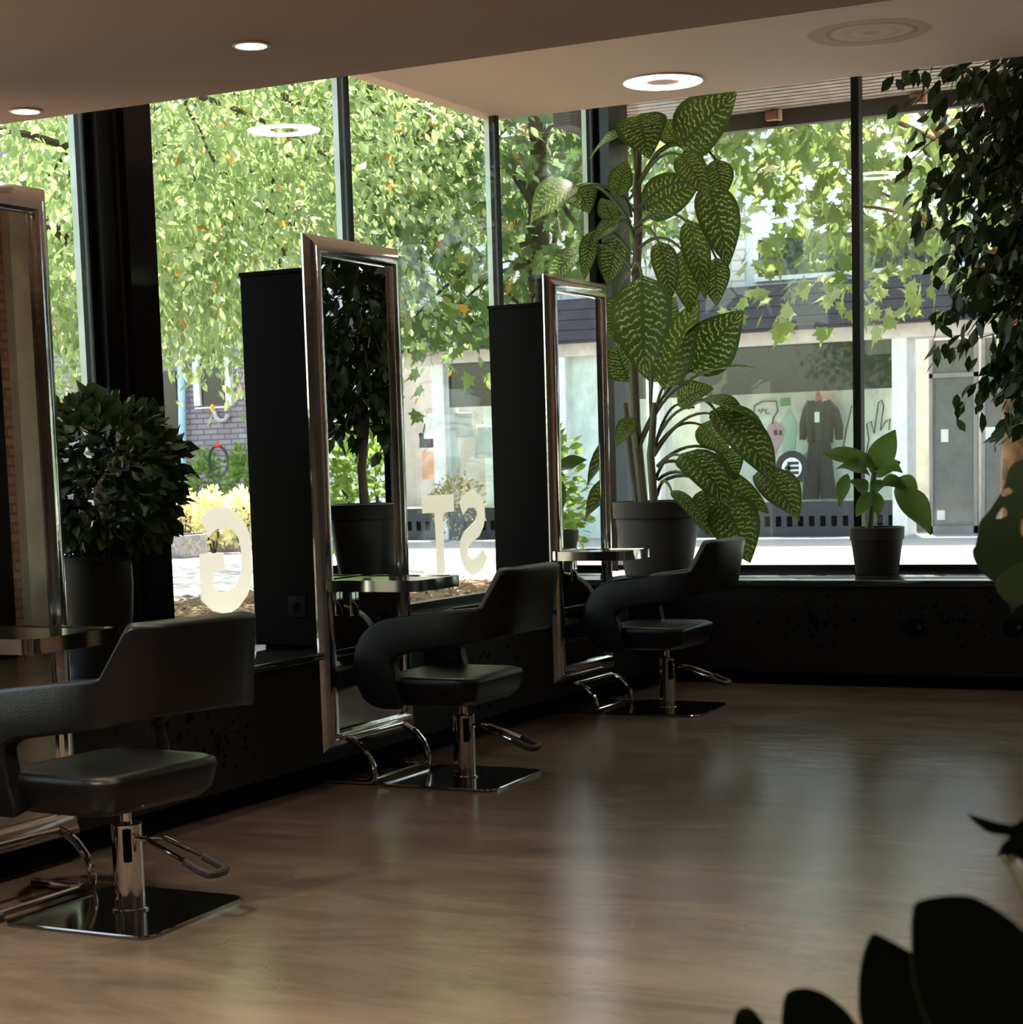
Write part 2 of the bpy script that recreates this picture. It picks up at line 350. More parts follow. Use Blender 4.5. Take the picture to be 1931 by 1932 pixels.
for k in range(150):     # clusters of drilled holes, as in the panels
    c = rng.choice(((-3.35, .36), (-2.55, .36), (-1.7, .36)))
    r_ = rng.gauss(0, 1); pts.append((c[0]+rng.gauss(0, .16), min(.52, max(.14, c[1]+rng.gauss(0, .075))), rng.choice((.006, .007, .009, .013))))
perforations('vent_perforation', t2, ('y', PY2-.0005), pts)
pts = []
for k in range(150):
    c = rng.choice(((5.75, .30), (7.9, .30), (9.9, .3)))
    pts.append((c[0]+rng.gauss(0, .19), min(.5, max(.14, c[1]+rng.gauss(0, .07))), rng.choice((.006, .007, .009, .013))))
perforations('vent_perforation', t1, ('x', PX1+.0005), pts)
for px, py in ((1725, 1183), (1913, 1183)):
    p = at_y(px, py, PY2)
    o = MB().lathe([(.0, -.012), (.052, -.012), (.058, -.006), (.058, -.0002)], (p.x, PY2, p.z), 24, 'y').build('round_vent', M_hole, t2)
    MB().lathe([(.0, -.026), (.012, -.026), (.014, -.013)], (p.x+.036, PY2, p.z), 12, 'y').build('vent_knob', M_rubber, o)

# windows: each pane with its frame
def window_left(n, y0, y1, ztop):
    f = MB(); f.box((GX-.03, y0, ZS1), (GX+.03, y1, ZS1+.035)); f.box((GX-.03, y1-.020, ZS1), (GX+.015, y1+.016, ztop))
    o = struct(f.build('window_%d' % n, M_dark))
    MB().box((GX-.062, y1-.018, ZS1), (GX-.031, y1+.012, ztop)).build('outer_mullion', M_alu, o)
    MB().box((GX-.11, y0, ZS1-.02), (GX-.032, y1-.02, ZS1+.012)).build('outer_sill', M_alu, o)
    MB().box((GX-.006, y0+.02, ZS1+.035), (GX+.006, y1-.021, ztop)).build('glass_pane', M_glass, o); return o
window_left(1, 3.0, 4.55, ZD); window_left(2, 4.55, 6.12, 3.3)
window_left(3, 6.45, 8.11, 3.3); window_left(4, 8.11, 9.71, 3.8); window_left(5, 9.71, 11.03, 3.8)
def window_front(n, x0, x1):
    f = MB(); f.box((x0, GY-.03, ZS2), (x1, GY+.03, ZS2+.03)); f.box((x1-.024, GY-.05, ZS2), (x1+.024, GY+.03, 3.8))
    o = struct(f.build('window_%d' % n, M_dark))
    MB().box((x0+.02, GY-.006, ZS2+.03), (x1-.024, GY+.006, 3.8)).build('glass_pane', M_glass, o); return o
window_front(6, -4.86, -3.355); window_front(7, -3.355, -1.74); window_front(8, -1.74, -.12); window_front(9, -.12, .35)
# steel columns at the left windows and in the corner
c1 = MB().box((GX-.06, 6.14, ZS1+.001), (GX+.05, 6.26, 3.25)); c1o = struct(c1.build('wall_column', M_dark), 'dark brown steel column between the left windows')
MB().box((GX-.10, 6.262, ZS1+.001), (GX+.09, 6.44, 3.25)).build('column_casing', M_column, c1o)
MB().box((GX+.02, 6.245, ZS1+.001), (GX+.055, 6.262, 3.25)).build('column_strip', principled('grey_strip', (.06, .055, .055), .25), c1o)
struct(MB().box((GX-.06, 11.06, ZS1+.05), (GX+.1, GY+.06, 3.8)).build('wall_column.001', M_column), 'dark brown steel column in the window corner')

# ------------------------------------------------------------------ lamps
def downlight(loc, r, label, power, group='small round lamps in the dropped ceiling', col=(1, .86, .73)):
    t = thing('downlight', label, 'ceiling lamp', loc, group)
    MB().lathe([(r+.008, 0), (r+.010, -.004), (r+.004, -.007), (r, -.006), (r, 0)], n=36).build('trim_ring', M_white, t)
    MB().lathe([(r-.0005, -.0045), (0.001, -.005), (.001, -.001), (r-.0005, -.001)], n=36).build('diffuser', M_lens, t)
    ld = bpy.data.lights.new('downlight_bulb', 'SPOT'); ld.energy = power; ld.spot_size = math.radians(120); ld.spot_blend = .8; ld.shadow_soft_size = r; ld.color = col
    lo = bpy.data.objects.new('downlight_bulb', ld); COL.objects.link(lo); lo.parent = t; lo.location = (0, 0, -.02)
    return t
LP = 45
downlight((-3.116, 4.591, ZD), .044, 'small round lit lamp in the dark ceiling, right of the column', LP)
downlight((-4.27, 4.97, ZD), .044, 'small round lit lamp at the far left edge of the dark ceiling', LP)
for k, (x, y) in enumerate(((-1.6, 4.0), (-3.3, 2.6), (-1.7, 2.2), (-3.3, .9), (-1.5, .5), (-.1, 2.8), (-.1, -.8), (-2.4, -1.2))):
    downlight((x, y, ZD), .044, 'small round lamp in the dark ceiling behind the viewpoint', 330 if x < -3 else 150)
M_ring = emit_mat('ring_diffuser', (1, .92, .82), 22.0)
for loc, lb in (((-3.80, 9.34, ZC), 'large lit ring lamp set in the pale ceiling'), ((-.75, 8.4, ZC), 'added ring lamp out of view in the pale ceiling, lighting the brick wall side')):  # the second ring is unseen, added to light the right side
    rl = thing('ring_lamp', lb, 'ceiling lamp', loc)
    MB().lathe([(.205, 0), (.21, -.006), (.205, -.010), (.2, -.006), (.2, 0)], n=48).build('outer_trim', M_white, rl)
    MB().lathe([(.095, -.001), (.095, -.0115), (.198, -.0115), (.198, -.001), (.095, -.001)], n=48).build('diffuser', M_ring, rl)
    MB().lathe([(.001, -.001), (.093, -.001), (.093, -.007), (.001, -.007)], n=48).build('inner_disc', M_ceil, rl)

# ------------------------------------------------------------------ styling stations: cabinet, mirror, chair, footrest
def cabinet(y0, label, w=.56, socket=True):
    x0, x1, z0, z1 = -4.585, -4.222, .578, 2.122
    t = thing('cabinet', label, 'cabinet', (x0, y0, ZS1+.0005), 'tall black cabinets on the window ledge')
    MB().box((0, 0, z0-ZS1), (x1-x0, w, z1-ZS1-.018), .003).build('body', M_cab, t)
    MB().box((-.004, -.004, z1-ZS1-.0175), (x1-x0, w+.004, z1-ZS1), .002).build('top_panel', M_cab, t)
    MB().box((.03, .03, 0), (x1-x0-.03, w-.03, z0-ZS1-.0005)).build('base', M_hole, t)
    if socket:
        s = MB().box((.175, -.009, .135), (.265, -.0005, .225), .004).build('power_socket', principled('grey_socket', (.008, .008, .007), .6, spec=.1), t)
        MB().lathe([(.02, -.0105), (.021, -.0092), (.0, -.0092)], (.22, 0, .18), 20, 'y').build('socket_insert', M_hole, s)
    return t
cabinet(4.32, 'tall black cabinet behind the nearest mirror', socket=False)
cabinet(6.60, 'tall black cabinet with a wall socket, behind the middle mirror')
cabinet(8.82, 'tall black cabinet with a hair dryer on top, behind the farthest mirror')

def mirror(y0, z0, z1, label, w=.745, zshelf=.855, sh=(.02, .40, .42)):
    x0 = -4.2195
    t = thing('salon_mirror', label, 'mirror', (x0, y0, z0), 'tall metal framed salon mirrors')
    h = z1-z0; D = .05; prof = [(0, 0), (0, .008), (.010, .019), (.030, .033), (.055, .043), (.074, .045), (.084, .036), (.088, .022), (.088, 0)]
    rings = []
    for (i, d) in prof: rings.append([(d, i, i), (d, w-i, i), (d, w-i, h-i), (d, i, h-i)])
    mb = MB(); n = 4; vv = [p for r in rings for p in r]; ff = []
    for i in range(len(rings)):
        j = (i+1) % len(rings)
        for k in range(4): ff.append((i*4+k, i*4+(k+1) % 4, j*4+(k+1) % 4, j*4+k))
    mb.add(vv, ff, True); mb.build('mirror_frame', M_frame, t, angle=28)
    MB().box((.002, .0885, .0885), (.018, w-.0885, h-.0885)).build('mirror_glass', M_mirror, t)
    # tray shelf held by the mirror: chrome rim around a clear plate, flat post under it
    a, b, dp = sh; zz = zshelf-z0; rc = .045
    def rr(x0_, y0_, x1_, y1_, r):
        P = []
        for (cx, cy_, a0) in ((x1_-r, y0_+r, -90), (x1_-r, y1_-r, 0)):
            for k in range(7): an = math.radians(a0+90*k/6); P.append((cx+r*math.cos(an), cy_+r*math.sin(an)))
        return [(x0_, y0_)]+P+[(x0_, y1_)]
    o = rr(.051, a, .051+dp, b, rc); inn = rr(.051+.014, a+.014, .051+dp-.014, b-.014, rc-.012); m_ = len(o)
    vv = [(x, y, zz-.046) for x, y in o]+[(x, y, zz) for x, y in o]+[(x, y, zz) for x, y in inn]+[(x, y, zz-.046) for x, y in inn]
    ff = []
    for L_ in range(4):
        for k in range(m_):
            A, B = L_*m_, ((L_+1) % 4)*m_; ff.append((A+k, A+(k+1) % m_, B+(k+1) % m_, B+k))
    shf = MB().add(vv, ff, True).build('shelf', M_chrome, t, angle=40)
    MB().slab([(x, y, zz-.012) for x, y in rr(.066, a+.0145, .051+dp-.0145, b-.0145, rc-.012)], (0, 0, .008)).build('shelf_plate', principled('shelf_steel', (.62, .61, .58), .12, 1.0), shf)
    MB().box((.051, (a+b)/2-.03, zz-.16), (.062, (a+b)/2+.03, zz-.0465), .002).build('shelf_bracket', M_chrome, shf)
    return t
mirror(4.225, .10, 2.241, 'nearest tall mirror, cut by the left edge, reflecting a brick wall', zshelf=.835, sh=(.03, .47, .42))
mirror(6.51, .143, 2.247, 'middle tall mirror reflecting a potted fig tree')
mirror(8.715, .177, 2.253, 'farthest tall mirror reflecting the shop across the street', sh=(-.01, .35, .37))

def make_chair(loc, label):
    t = thing('salon_chair', label, 'chair', loc, 'black leather salon chairs in front of the mirrors')
    # polished square base plate
    P = []; s, r = .27, .05
    for (cx, cy_, a0) in ((s-r, -s+r, -90), (s-r, s-r, 0), (-s+r, s-r, 90), (-s+r, -s+r, 180)):
        for k in range(6): an = math.radians(a0+90*k/5); P.append((cx+r*math.cos(an), cy_+r*math.sin(an)))
    rings = [[(x*k-(.06*(y*k+.27) if x > 0 else 0), y*k, z) for x, y in P] for k, z in ((1, 0), (1, .008), (.985, .012))]
    MB().loft(rings).build('base_plate', M_plate, t, angle=30)
    col = MB().lathe([(.055, .0122), (.055, .018), (.046, .02), (.046, .272), (.043, .276), (.02, .276)], n=36).build('column', M_chrome, t)
    MB().lathe([(.017, .2765), (.017, .318), (.03, .325), (.03, .331)], n=24).build('piston', M_chrome, t)
    MB().box((.020, -.0465, .165), (.040, -.030, .262)).build('slot', M_hole, col)
    # foot pump: bent wire fork with a rubber grip
    w = []
    for s_ in (-1, 1):
        w.append([(.044, s_*.008, .232), (.085, s_*.012, .234), (.11, s_*.032, .230), (.255, s_*.044, .178)])
    lv = MB(); [lv.tube(q, .0075, 10) for q in w]; lvo = lv.build('pump_lever', M_chrome, t)
    MB().tube([(.245, -.0435, .182), (.30, -.046, .158), (.325, -.040, .150), (.334, -.02, .148), (.334, .02, .148), (.325, .040, .150), (.30, .046, .158), (.245, .0435, .182)], .0135, 10).build('grip', M_rubber, lvo)
    # seat: a padded block with rounded plan, dished on top
    def plan(x0, x1, hy, r, z, n=8, dish=0):
        Q = []
        for (cx, cy_, a0) in ((x1-r, -hy+r, -90), (x1-r, hy-r, 0), (x0+r, hy-r, 90), (x0+r, -hy+r, 180)):
            for k in range(n): an = math.radians(a0+90*k/(n-1)); Q.append((cx+r*math.cos(an), cy_+r*math.sin(an), z))
        return Q
    rings = [plan(-.18, .08, .16, .07, .330), plan(-.255, .135, .232, .08, .336), plan(-.28, .162, .258, .085, .362), plan(-.288, .182, .270, .09, .43), plan(-.283, .178, .266, .09, .447),
             plan(-.268, .153, .252, .085, .4545), plan(-.24, .13, .225, .08, .4535), plan(-.16, .06, .14, .06, .449), plan(-.08, 0, .05, .02, .447)]
    MB().loft(rings).build('seat', M_leather, t, angle=60)
    # arms and back: one band swept from the seat front up, along the arm, round the back
    front = [  # centre (x, y, z), half height, height axis (x, z), half thickness
        ((-.165, -.286, .336), .040, (-1, .0), .026), ((-.188, -.288, .346), .074, (-1, .0), .030), ((-.207, -.288, .372), .092, (-1, .0), .031), ((-.230, -.289, .43), .096, (-1, .05), .031), ((-.244, -.289, .495), .094, (-1, .12), .031),
        ((-.240, -.289, .545), .092, (-.95, .35), .031), ((-.214, -.289, .588), .088, (-.75, .66), .031), ((-.168, -.289, .616), .083, (-.42, .9), .031),
        ((-.10, -.289, .633), .076, (-.15, .99), .031), ((.0, -.289, .647), .074, (-.08, 1), .031), ((.10, -.289, .660), .073, (-.07, 1), .031)]
    fine = []
    for q in range(len(front)-1):
        p0, p1, p2, p3 = (front[max(0, min(len(front)-1, q+d))] for d in (-1, 0, 1, 2))
        flat = [list(p[0])+[p[1]]+list(p[2])+[p[3]] for p in (p0, p1, p2, p3)]
        for tt in (0, .25, .5, .75):
            c = [.5*(2*b+(-a+c_)*tt+(2*a-5*b+4*c_-d)*tt*tt+(-a+3*b-3*c_+d)*tt**3) for a, b, c_, d in zip(*flat)]
            fine.append(((c[0], c[1], c[2]), c[3], (c[4], c[5]), c[6]))
    def bk(x, y, top, bot, tilt, th=.030): return ((x, y, (top+bot)/2), (top-bot)/2, (tilt, 1), th)
    half = fine+[bk(.10, -.289, .733, .587, -.06, .031), bk(.19, -.287, .741, .600, 0, .031), bk(.228, -.280, .744, .606, .03), bk(.240, -.275, .752, .608, .06),
                 bk(.292, -.224, .882, .622, .16), bk(.298, -.217, .893, .624, .17), bk(.304, -.208, .897, .625, .18), bk(.322, -.172, .899, .628, .19), bk(.326, -.160, .899, .629, .2), bk(.336, -.08, .900, .630, .2), bk(.338, 0, .900, .630, .2)]
    path = half + [((c[0], -c[1], c[2]), h, a, tt) for c, h, a, tt in reversed(half[:-1])]
    ctr = [Vector(p[0]) for p in path]; rings = []
    for i, (c, h, a, tt) in enumerate(path):
        tg = (ctr[min(i+1, len(ctr)-1)]-ctr[max(i-1, 0)]).normalized()
        if i > len(fine): tg.z = 0; tg.normalize()
        if i >= len(path)-len(fine)-1: tg = (ctr[min(i+1, len(ctr)-1)]-ctr[max(i-1, 0)]).normalized()
        H = Vector((a[0], 0, a[1])).normalized(); H = (H-tg*H.dot(tg)).normalized() if 12 < i < len(path)-13 else H; T = tg.cross(H).normalized(); rc = .013
        R_ = []
        for (su, sv, a0) in ((1, 1, 0), (-1, 1, 90), (-1, -1, 180), (1, -1, 270)):
            for k in range(5):
                an = math.radians(a0+22.5*k); R_.append(ctr[i]+H*(su*(h-rc)+rc*math.cos(an))+T*(sv*(tt-rc)+rc*math.sin(an)))
        rings.append(R_)
    MB().loft(rings).build('armrest_shell', M_leather, t, angle=50)
    return t
ch = make_chair((-3.745, 6.875, 0), 'middle black leather salon chair with swept arms, facing the middle mirror')
near_chair = dup(ch, (-3.565, 4.42, 0), 'nearest black leather salon chair, cut by the left edge, facing the nearest mirror')
dup(ch, (-3.765, 9.17, 0), 'farthest black leather salon chair, below the large striped plant')
for c in near_chair.children:      # its seat is swivelled a little
    if c.name.split('.')[0] in ('seat', 'armrest_shell'): c.rotation_euler = (0, 0, math.radians(-5 if c.name.startswith('seat') else -10))

def make_footrest(loc, label):
    t = thing('footrest', label, 'footrest', loc, 'bent chrome footrests on the floor')
    arc = [(-.24, .0115), (-.06, .0115), (-.02, .012), (-.002, .022), (.003, .045), (-.004, .08), (-.022, .118), (-.052, .152), (-.09, .178), (-.125, .19)]
    for y in (0, .45): MB().tube([(x, y, z+.003) for x, z in arc], .0142, 10).build('side_tube', M_chrome, t)
    MB().tube([(-.125, -.008, .19), (-.125, .458, .19)], .0155, 12).build('top_bar', M_chrome, t)
    MB().tube([(.0, .008, .026), (.0, .442, .026)], .010, 10).build('cross_bar', M_chrome, t)
    return t
fr = make_footrest((-4.036, 6.62, .0005), 'bent chrome footrest below the middle mirror')
dup(fr, (-3.857, 4.15, .0005), 'bent chrome footrest below the nearest mirror, at the left edge')
dup(fr, (-4.056, 8.90, .0005), 'bent chrome footrest below the farthest mirror').scale = (1, 1, .82)

hd = thing('hair_dryer', 'black hair dryer standing on the farthest cabinet', 'hair dryer', (-4.36, 8.98, 2.1225))
mb = MB(); pr = []
for k in range(9): pr += [(.027, .015*k), (.027, .015*k+.010), (.024, .015*k+.011), (.024, .015*k+.0145)]
mb.lathe(pr+[(.022, .136), (.0, .138)], n=20).build('barrel', M_rubber, hd)
MB().tube([(.028, 0, .09), (.06, 0, .06), (.10, 0, .018), (.115, .0, .0085)], [.017, .016, .014, .008], 10).build('handle', M_rubber, hd)
MB().tube([(-.026, 0, .07), (-.045, .0, .04), (-.055, .0, .005), (-.055, .05, .005)], .004, 8).build('cord', M_rubber, hd)

# ------------------------------------------------------------------ plants indoors
def leaf_geo(mb, base, tip, width, nrm, arch=.1, fold=.2, nseg=9, wav=.03, prof=.75, curl=0.):
    base, tip, nrm = Vector(base), Vector(tip), Vector(nrm); ax = tip-base; Ln = ax.length; t_ = ax.normalized()
    side = t_.cross(nrm).normalized(); up = side.cross(t_).normalized(); us = (-1, -.55, 0, .55, 1); vv = []; uv = []; ff = []
    ph = rng.random()*6
    for i in range(nseg+1):
        t = i/nseg; p = base+ax*t+up*(arch*Ln*4*t*(1-t)) + Vector((0, 0, -1))*(curl*Ln*t*t)
        w = .5*width*max(.02, math.sin(math.pi*min(1, t**prof))**.85)
        if i == nseg: w = .004
        for u in us:
            q = p+side*u*w+up*(fold*abs(u)*w) + up*(wav*width*abs(u)*math.sin(ph+u*1.7+t*9))
            vv.append(q); uv.append(((u+1)/2, max(.001, t)))
    m = len(us)
    for i in range(nseg):
        for k in range(m-1): ff.append((i*m+k, i*m+k+1, (i+1)*m+k+1, (i+1)*m+k))
    return mb.add(vv, ff, True, uv)
def set_rnd(o, val=None):
    me = o.data; a = me.attributes.new('rnd', 'FLOAT', 'FACE'); n = len(me.polygons)
    a.data.foreach_set('value', np.full(n, rng.random() if val is None else val, dtype=np.float32)); return o
def curve3(a, b, c, n=9):
    a, b, c = Vector(a), Vector(b), Vector(c); return [a*(1-t)**2+b*2*t*(1-t)+c*t*t for t in [k/(n-1) for k in range(n)]]
def pot(t, r0, r1, h, rim, mat, soil=True):
    """plastic pot with a thick rim, standing at the thing's base"""
    pr = [(0.001, .0), (r0*.96, 0), (r0, .006), (r0+(r1-r0)*.8, h*.74), (r1*.93, h-rim-.002), (r1, h-rim), (r1*1.015, h-.004), (r1*.985, h), (r1*.93, h), (r1*.90, h-.03), (r1*.88, h-.045), (.001, h-.045)]
    MB().lathe(pr, n=48).build('pot', mat, t)
    if soil: MB().lathe([(.001, h-.0445), (r1*.87, h-.0445), (r1*.86, h-.040), (.3*r1, h-.036), (.001, h-.035)], n=32).build('soil', M_soil, t)

M_dief = leaf_mat('striped_leaf', (.030, .065, .010), (.065, .11, .018), .48, .42, .3, stripes=(.40, .44, .16))
M_stem = principled('green_stem', (.075, .095, .035), .5)
M_stemd = principled('grey_cane', (.11, .09, .06), .7)

# large striped plant in the corner
DY = 10.80
dp0 = at_y(1240, 945, DY)
dief = thing('dumb_cane_plant', 'tall striped leafy plant in a dark grey pot by the window corner', 'plant', (dp0.x, DY, ZS2+.0005))
pot(dief, .205, .27, dp0.z-ZS2, .10, M_pot)
def D(px, py, dy=0.): return at_y(px, py, DY+dy)-dief.location
STEM = [D(1215, 958), D(1200, 800), D(1195, 650, .05), D(1200, 540), D(1205, 430), D(1203, 360), D(1206, 290)]
MB().tube(STEM, [.03, .03, .028, .028, .027, .025, .018], 10).build('cane', M_stemd, dief)
MB().tube([D(1235, 958, -.1), D(1228, 860, -.1), D(1236, 760, -.05)], [.026, .024, .018], 10).build('cane', M_stemd, dief)
MB().tube([D(1205, 958, .1), D(1192, 880, .12), D(1180, 760, .1)], [.026, .022, .018], 10).build('cane', M_stemd, dief)
PXM = 1/308.
#  base, tip, width px, dy base, dy tip, arch, petiole root on the stem, facing (up share)
DL = [((1207,216),(1224,300),84,-.15,-.30,.10,(1203,335),.5), ((1190,252),(1114,300),50,.0,-.05,.12,(1203,340),.9), ((1283,278),(1391,178),96,-.05,-.15,.06,(1206,345),.1),
 ((1356,200),(1386,166),40,.1,.15,.1,(1300,270),.3), ((1282,276),(1244,226),46,.05,.1,.1,(1215,330),.3), ((1284,290),(1339,374),48,-.2,-.3,.12,(1206,350),.4),
 ((1212,398),(1326,342),80,.15,.2,.06,(1203,400),.2), ((1334,348),(1374,505),72,-.05,-.1,.12,(1206,392),.3), ((1352,300),(1362,380),46,.1,.1,.1,(1290,290),.2),
 ((1352,486),(1353,577),48,.0,-.05,.05,(1300,440),.2), ((1298,414),(1332,565),46,-.1,-.15,.16,(1197,432),.1), ((1243,455),(1264,572),46,-.25,-.3,.12,(1200,445),.2),
 ((1290,470),(1302,590),54,-.1,-.1,.1,(1205,470),.3), ((1094,352),(1000,426),78,-.1,-.2,.16,(1196,398),.5), ((1086,348),(1112,402),58,.1,.1,.1,(1190,420),.2),
 ((1164,372),(1183,302),42,-.1,-.05,.06,(1192,410),.2), ((1160,424),(1134,374),40,.1,.15,.1,(1196,440),.2), ((1166,420),(1121,456),38,-.05,-.1,.12,(1198,450),.7),
 ((1118,436),(1103,528),32,.0,-.05,.1,(1192,480),.3), ((1099,472),(1036,545),54,.05,.0,.14,(1192,505),.5), ((1170,448),(1146,536),56,.15,.2,.06,(1200,450),.2),
 ((1213,520),(1219,714),102,-.32,-.42,.06,(1194,515),.2), ((1252,735),(1319,566),74,-.1,-.05,.08,(1230,830),.0), ((1304,702),(1402,586),88,-.05,.0,.06,(1200,850),.0),
 ((1296,722),(1452,702),30,-.1,-.15,.10,(1205,850),1.6), ((1186,722),(1160,646),62,.05,.1,.05,(1200,800),.1), ((1278,764),(1346,732),60,.1,.15,.1,(1232,860),.4),
 ((1306,768),(1408,785),50,-.15,-.25,.16,(1230,850),1.0), ((1340,778),(1456,842),58,-.15,-.2,.12,(1235,860),.6), ((1354,782),(1462,912),78,-.25,-.35,.10,(1300,770),.4),
 ((1325,905),(1451,968),60,.0,-.05,.10,(1240,880),.5), ((1432,888),(1508,984),72,-.1,-.2,.10,(1350,790),.3), ((1284,858),(1378,960),74,-.3,-.4,.14,(1232,920),.5),
 ((1362,938),(1416,1062),84,-.2,-.25,.08,(1248,910),.2), ((1330,922),(1346,1014),60,-.15,-.2,.08,(1242,905),.2), ((1266,926),(1336,1012),26,-.35,-.45,.14,(1240,935),.5),
 ((1196,788),(1162,842),32,-.1,-.15,.12,(1205,850),.5), ((1356,852),(1390,905),64,.05,.0,.1,(1240,880),.3), ((1322,800),(1374,858),56,.1,.1,.1,(1236,850),.2),
 ((1240,640),(1275,560),50,.1,.15,.05,(1228,760),.1), ((1225,720),(1268,640),56,.05,.1,.05,(1230,800),.1), ((1165,560),(1150,640),60,.1,.12,.08,(1196,520),.2)]
for (b, e, w, d0, d1_, ar, rt, up) in DL:
    B, T_ = D(*b, d0), D(*e, d1_); nr = (CAMP-dief.location-B).normalized()*(1-.3*up)+Vector((rng.uniform(-.35, .35), rng.uniform(-.2, .2), .35+up))
    lf = MB(); leaf_geo(lf, B, T_, w*PXM*1.14, nr, ar, .22, 10, .035, .72); lo = set_rnd(lf.build('leaf', M_dief, dief, angle=0, fix=False))
    R0 = D(*rt, -.02); mid = (R0+B)/2+Vector((0, 0, .10+.25*(R0-B).length*.5)); mid.z = max(mid.z, max(R0.z, B.z)+.02 if b[1] > rt[1]-40 else mid.z)
    MB().tube(curve3(R0, mid, B+(T_-B)*.04), [.011]*4+[.009]*3+[.007]*2, 7).build('petiole', M_stem, lo, fix=False)

# young banana plant on the front ledge
M_ban = leaf_mat('banana_leaf', (.050, .11, .018), (.10, .17, .035), .40, .4, .4)
BY = 10.93; bp0 = at_y(1655, 994, BY)
ban = thing('banana_plant', 'small banana plant in a round dark pot on the front window ledge', 'plant', (bp0.x, BY, ZS2+.0005))
pot(ban, .125, .158, bp0.z-ZS2, .075, M_pot)
def Bn(px, py, dy=0.): return at_y(px, py, BY+dy)-ban.location
MB().tube([Bn(1640, 1003), Bn(1647, 940), Bn(1649, 900), Bn(1652, 880)], [.026, .022, .017, .012], 10).build('stem', principled('banana_stem', (.13, .16, .06), .5), ban)
for (b, e, w, d0, d1_, ar, up) in [((1645,893),(1690,811),50,0,.02,.05,.0), ((1650,878),(1552,855),42,-.05,-.1,.06,.6), ((1642,898),(1578,885),40,-.1,-.2,.22,.8), ((1600,893),(1585,955),26,-.15,-.2,.05,.3),
   ((1650,898),(1700,872),36,.05,.1,.12,.5), ((1655,890),(1704,893),40,-.1,-.18,.20,.8), ((1692,902),(1730,942),40,.0,-.02,.16,.4), ((1660,915),(1712,922),34,-.05,-.1,.2,.6),
   ((1690,918),(1757,1010),52,-.1,-.15,.14,.4), ((1638,930),(1605,907),30,-.05,-.08,.14,.6), ((1643,928),(1616,975),26,-.08,-.1,.1,.2), ((1655,928),(1657,975),22,-.05,-.06,.1,.2), ((1662,905),(1650,935),26,-.15,-.2,.15,.6)]:
    lf = MB(); B, T_ = Bn(*b, d0), Bn(*e, d1_); nr = (CAMP-ban.location-B).normalized()+Vector((rng.uniform(-.3, .3), 0, .3+up))
    leaf_geo(lf, B, T_, w/308., nr, ar, .25, 10, .06, .8); set_rnd(lf.build('leaf', M_ban, ban, angle=0, fix=False))

# generic clouds of small leaves -------------------------------------------------
LEAF_LONG = (np.array([(0, 0, 0), (.16, .45, .05), (0, 1, -.04), (-.16, .45, .05), (0, .5, 0)]), [(0, 1, 4), (1, 2, 4), (2, 3, 4), (3, 0, 4)])
LEAF_OVAL = (np.array([(0, 0, 0), (.20, .25, .05), (.25, .6, .06), (0, 1, -.03), (-.25, .6, .06), (-.20, .25, .05), (0, .5, 0)]), [(0, 1, 6), (1, 2, 6), (2, 3, 6), (3, 4, 6), (4, 5, 6), (5, 0, 6)])
_mp = [(0, .0), (.16, .05), (.42, -.02), (.34, .2), (.52, .42), (.28, .42), (.22, .62), (.10, .60), (0, 1.0)]
_o = _mp+[(-x, y) for x, y in reversed(_mp[1:-1])]
LEAF_MAPLE = (np.array([(x, y, -.10*abs(x)) for x, y in _o]+[(0, .3, .03)]), [(k, (k+1) % len(_o), len(_o)) for k in range(len(_o))])
def leaf_cloud(name, tpl, pos, dirs, scl, mat, parent, spin=1.0):
    V, F = tpl; n = len(pos); d = dirs/np.linalg.norm(dirs, axis=1, keepdims=True)
    r = nrg.normal(size=(n, 3))*spin+np.array([0, 0, .8]); s = np.cross(d, r); s /= np.linalg.norm(s, axis=1, keepdims=True)+1e-9; u = np.cross(s, d)
    P = pos[:, None, :] + scl[:, None, None]*(V[None, :, 0:1]*s[:, None, :]+V[None, :, 1:2]*d[:, None, :]+V[None, :, 2:3]*u[:, None, :])
    k = len(V); me = bpy.data.meshes.new(name)
    tri = np.array(F); idx = (tri[None]+np.arange(n)[:, None, None]*k).reshape(-1, 3)
    me.vertices.add(n*k); me.vertices.foreach_set('co', P.reshape(-1).astype(np.float32))
    nf = len(idx); me.loops.add(nf*3); me.loops.foreach_set('vertex_index', idx.reshape(-1).astype(np.int32))
    me.polygons.add(nf); me.polygons.foreach_set('loop_start', (np.arange(nf)*3).astype(np.int32))
    try: me.polygons.foreach_set('loop_total', np.full(nf, 3, dtype=np.int32))
    except Exception: pass
    me.update(calc_edges=True); me.validate()
    a = me.attributes.new('rnd', 'FLOAT', 'FACE'); rv = np.clip(nrg.beta(2, 2, n), 0, 1)
    a.data.foreach_set('value', np.repeat(rv, len(F)).astype(np.float32))
    me.materials.append(mat); o = bpy.data.objects.new(name, me); COL.objects.link(o)
    if parent: o.parent = parent
    return o
def strands(n, root_fn, length, droop, per, jit, outward=1.0):
    """leaf positions along drooping twigs; returns pos, dirs and the twigs"""
    pos, dirs, tw = [], [], []
    for _ in range(n):
        p, o = root_fn(); p = np.array(p, float); o = np.array(o, float); L_ = length*nrg.uniform(.6, 1.3); pts = []
        for k in range(per):
            t = k/(per-1); q = p+o*L_*t*outward+np.array([0, 0, -1])*droop*L_*t*t; pts.append(q)
            dr = o*.4+np.array([0, 0, -1])*(.5+.8*t)+nrg.normal(size=3)*.55
            pos.append(q+nrg.normal(size=3)*jit); dirs.append(dr)
        tw.append(pts)
    return np.array(pos), np.array(dirs), tw

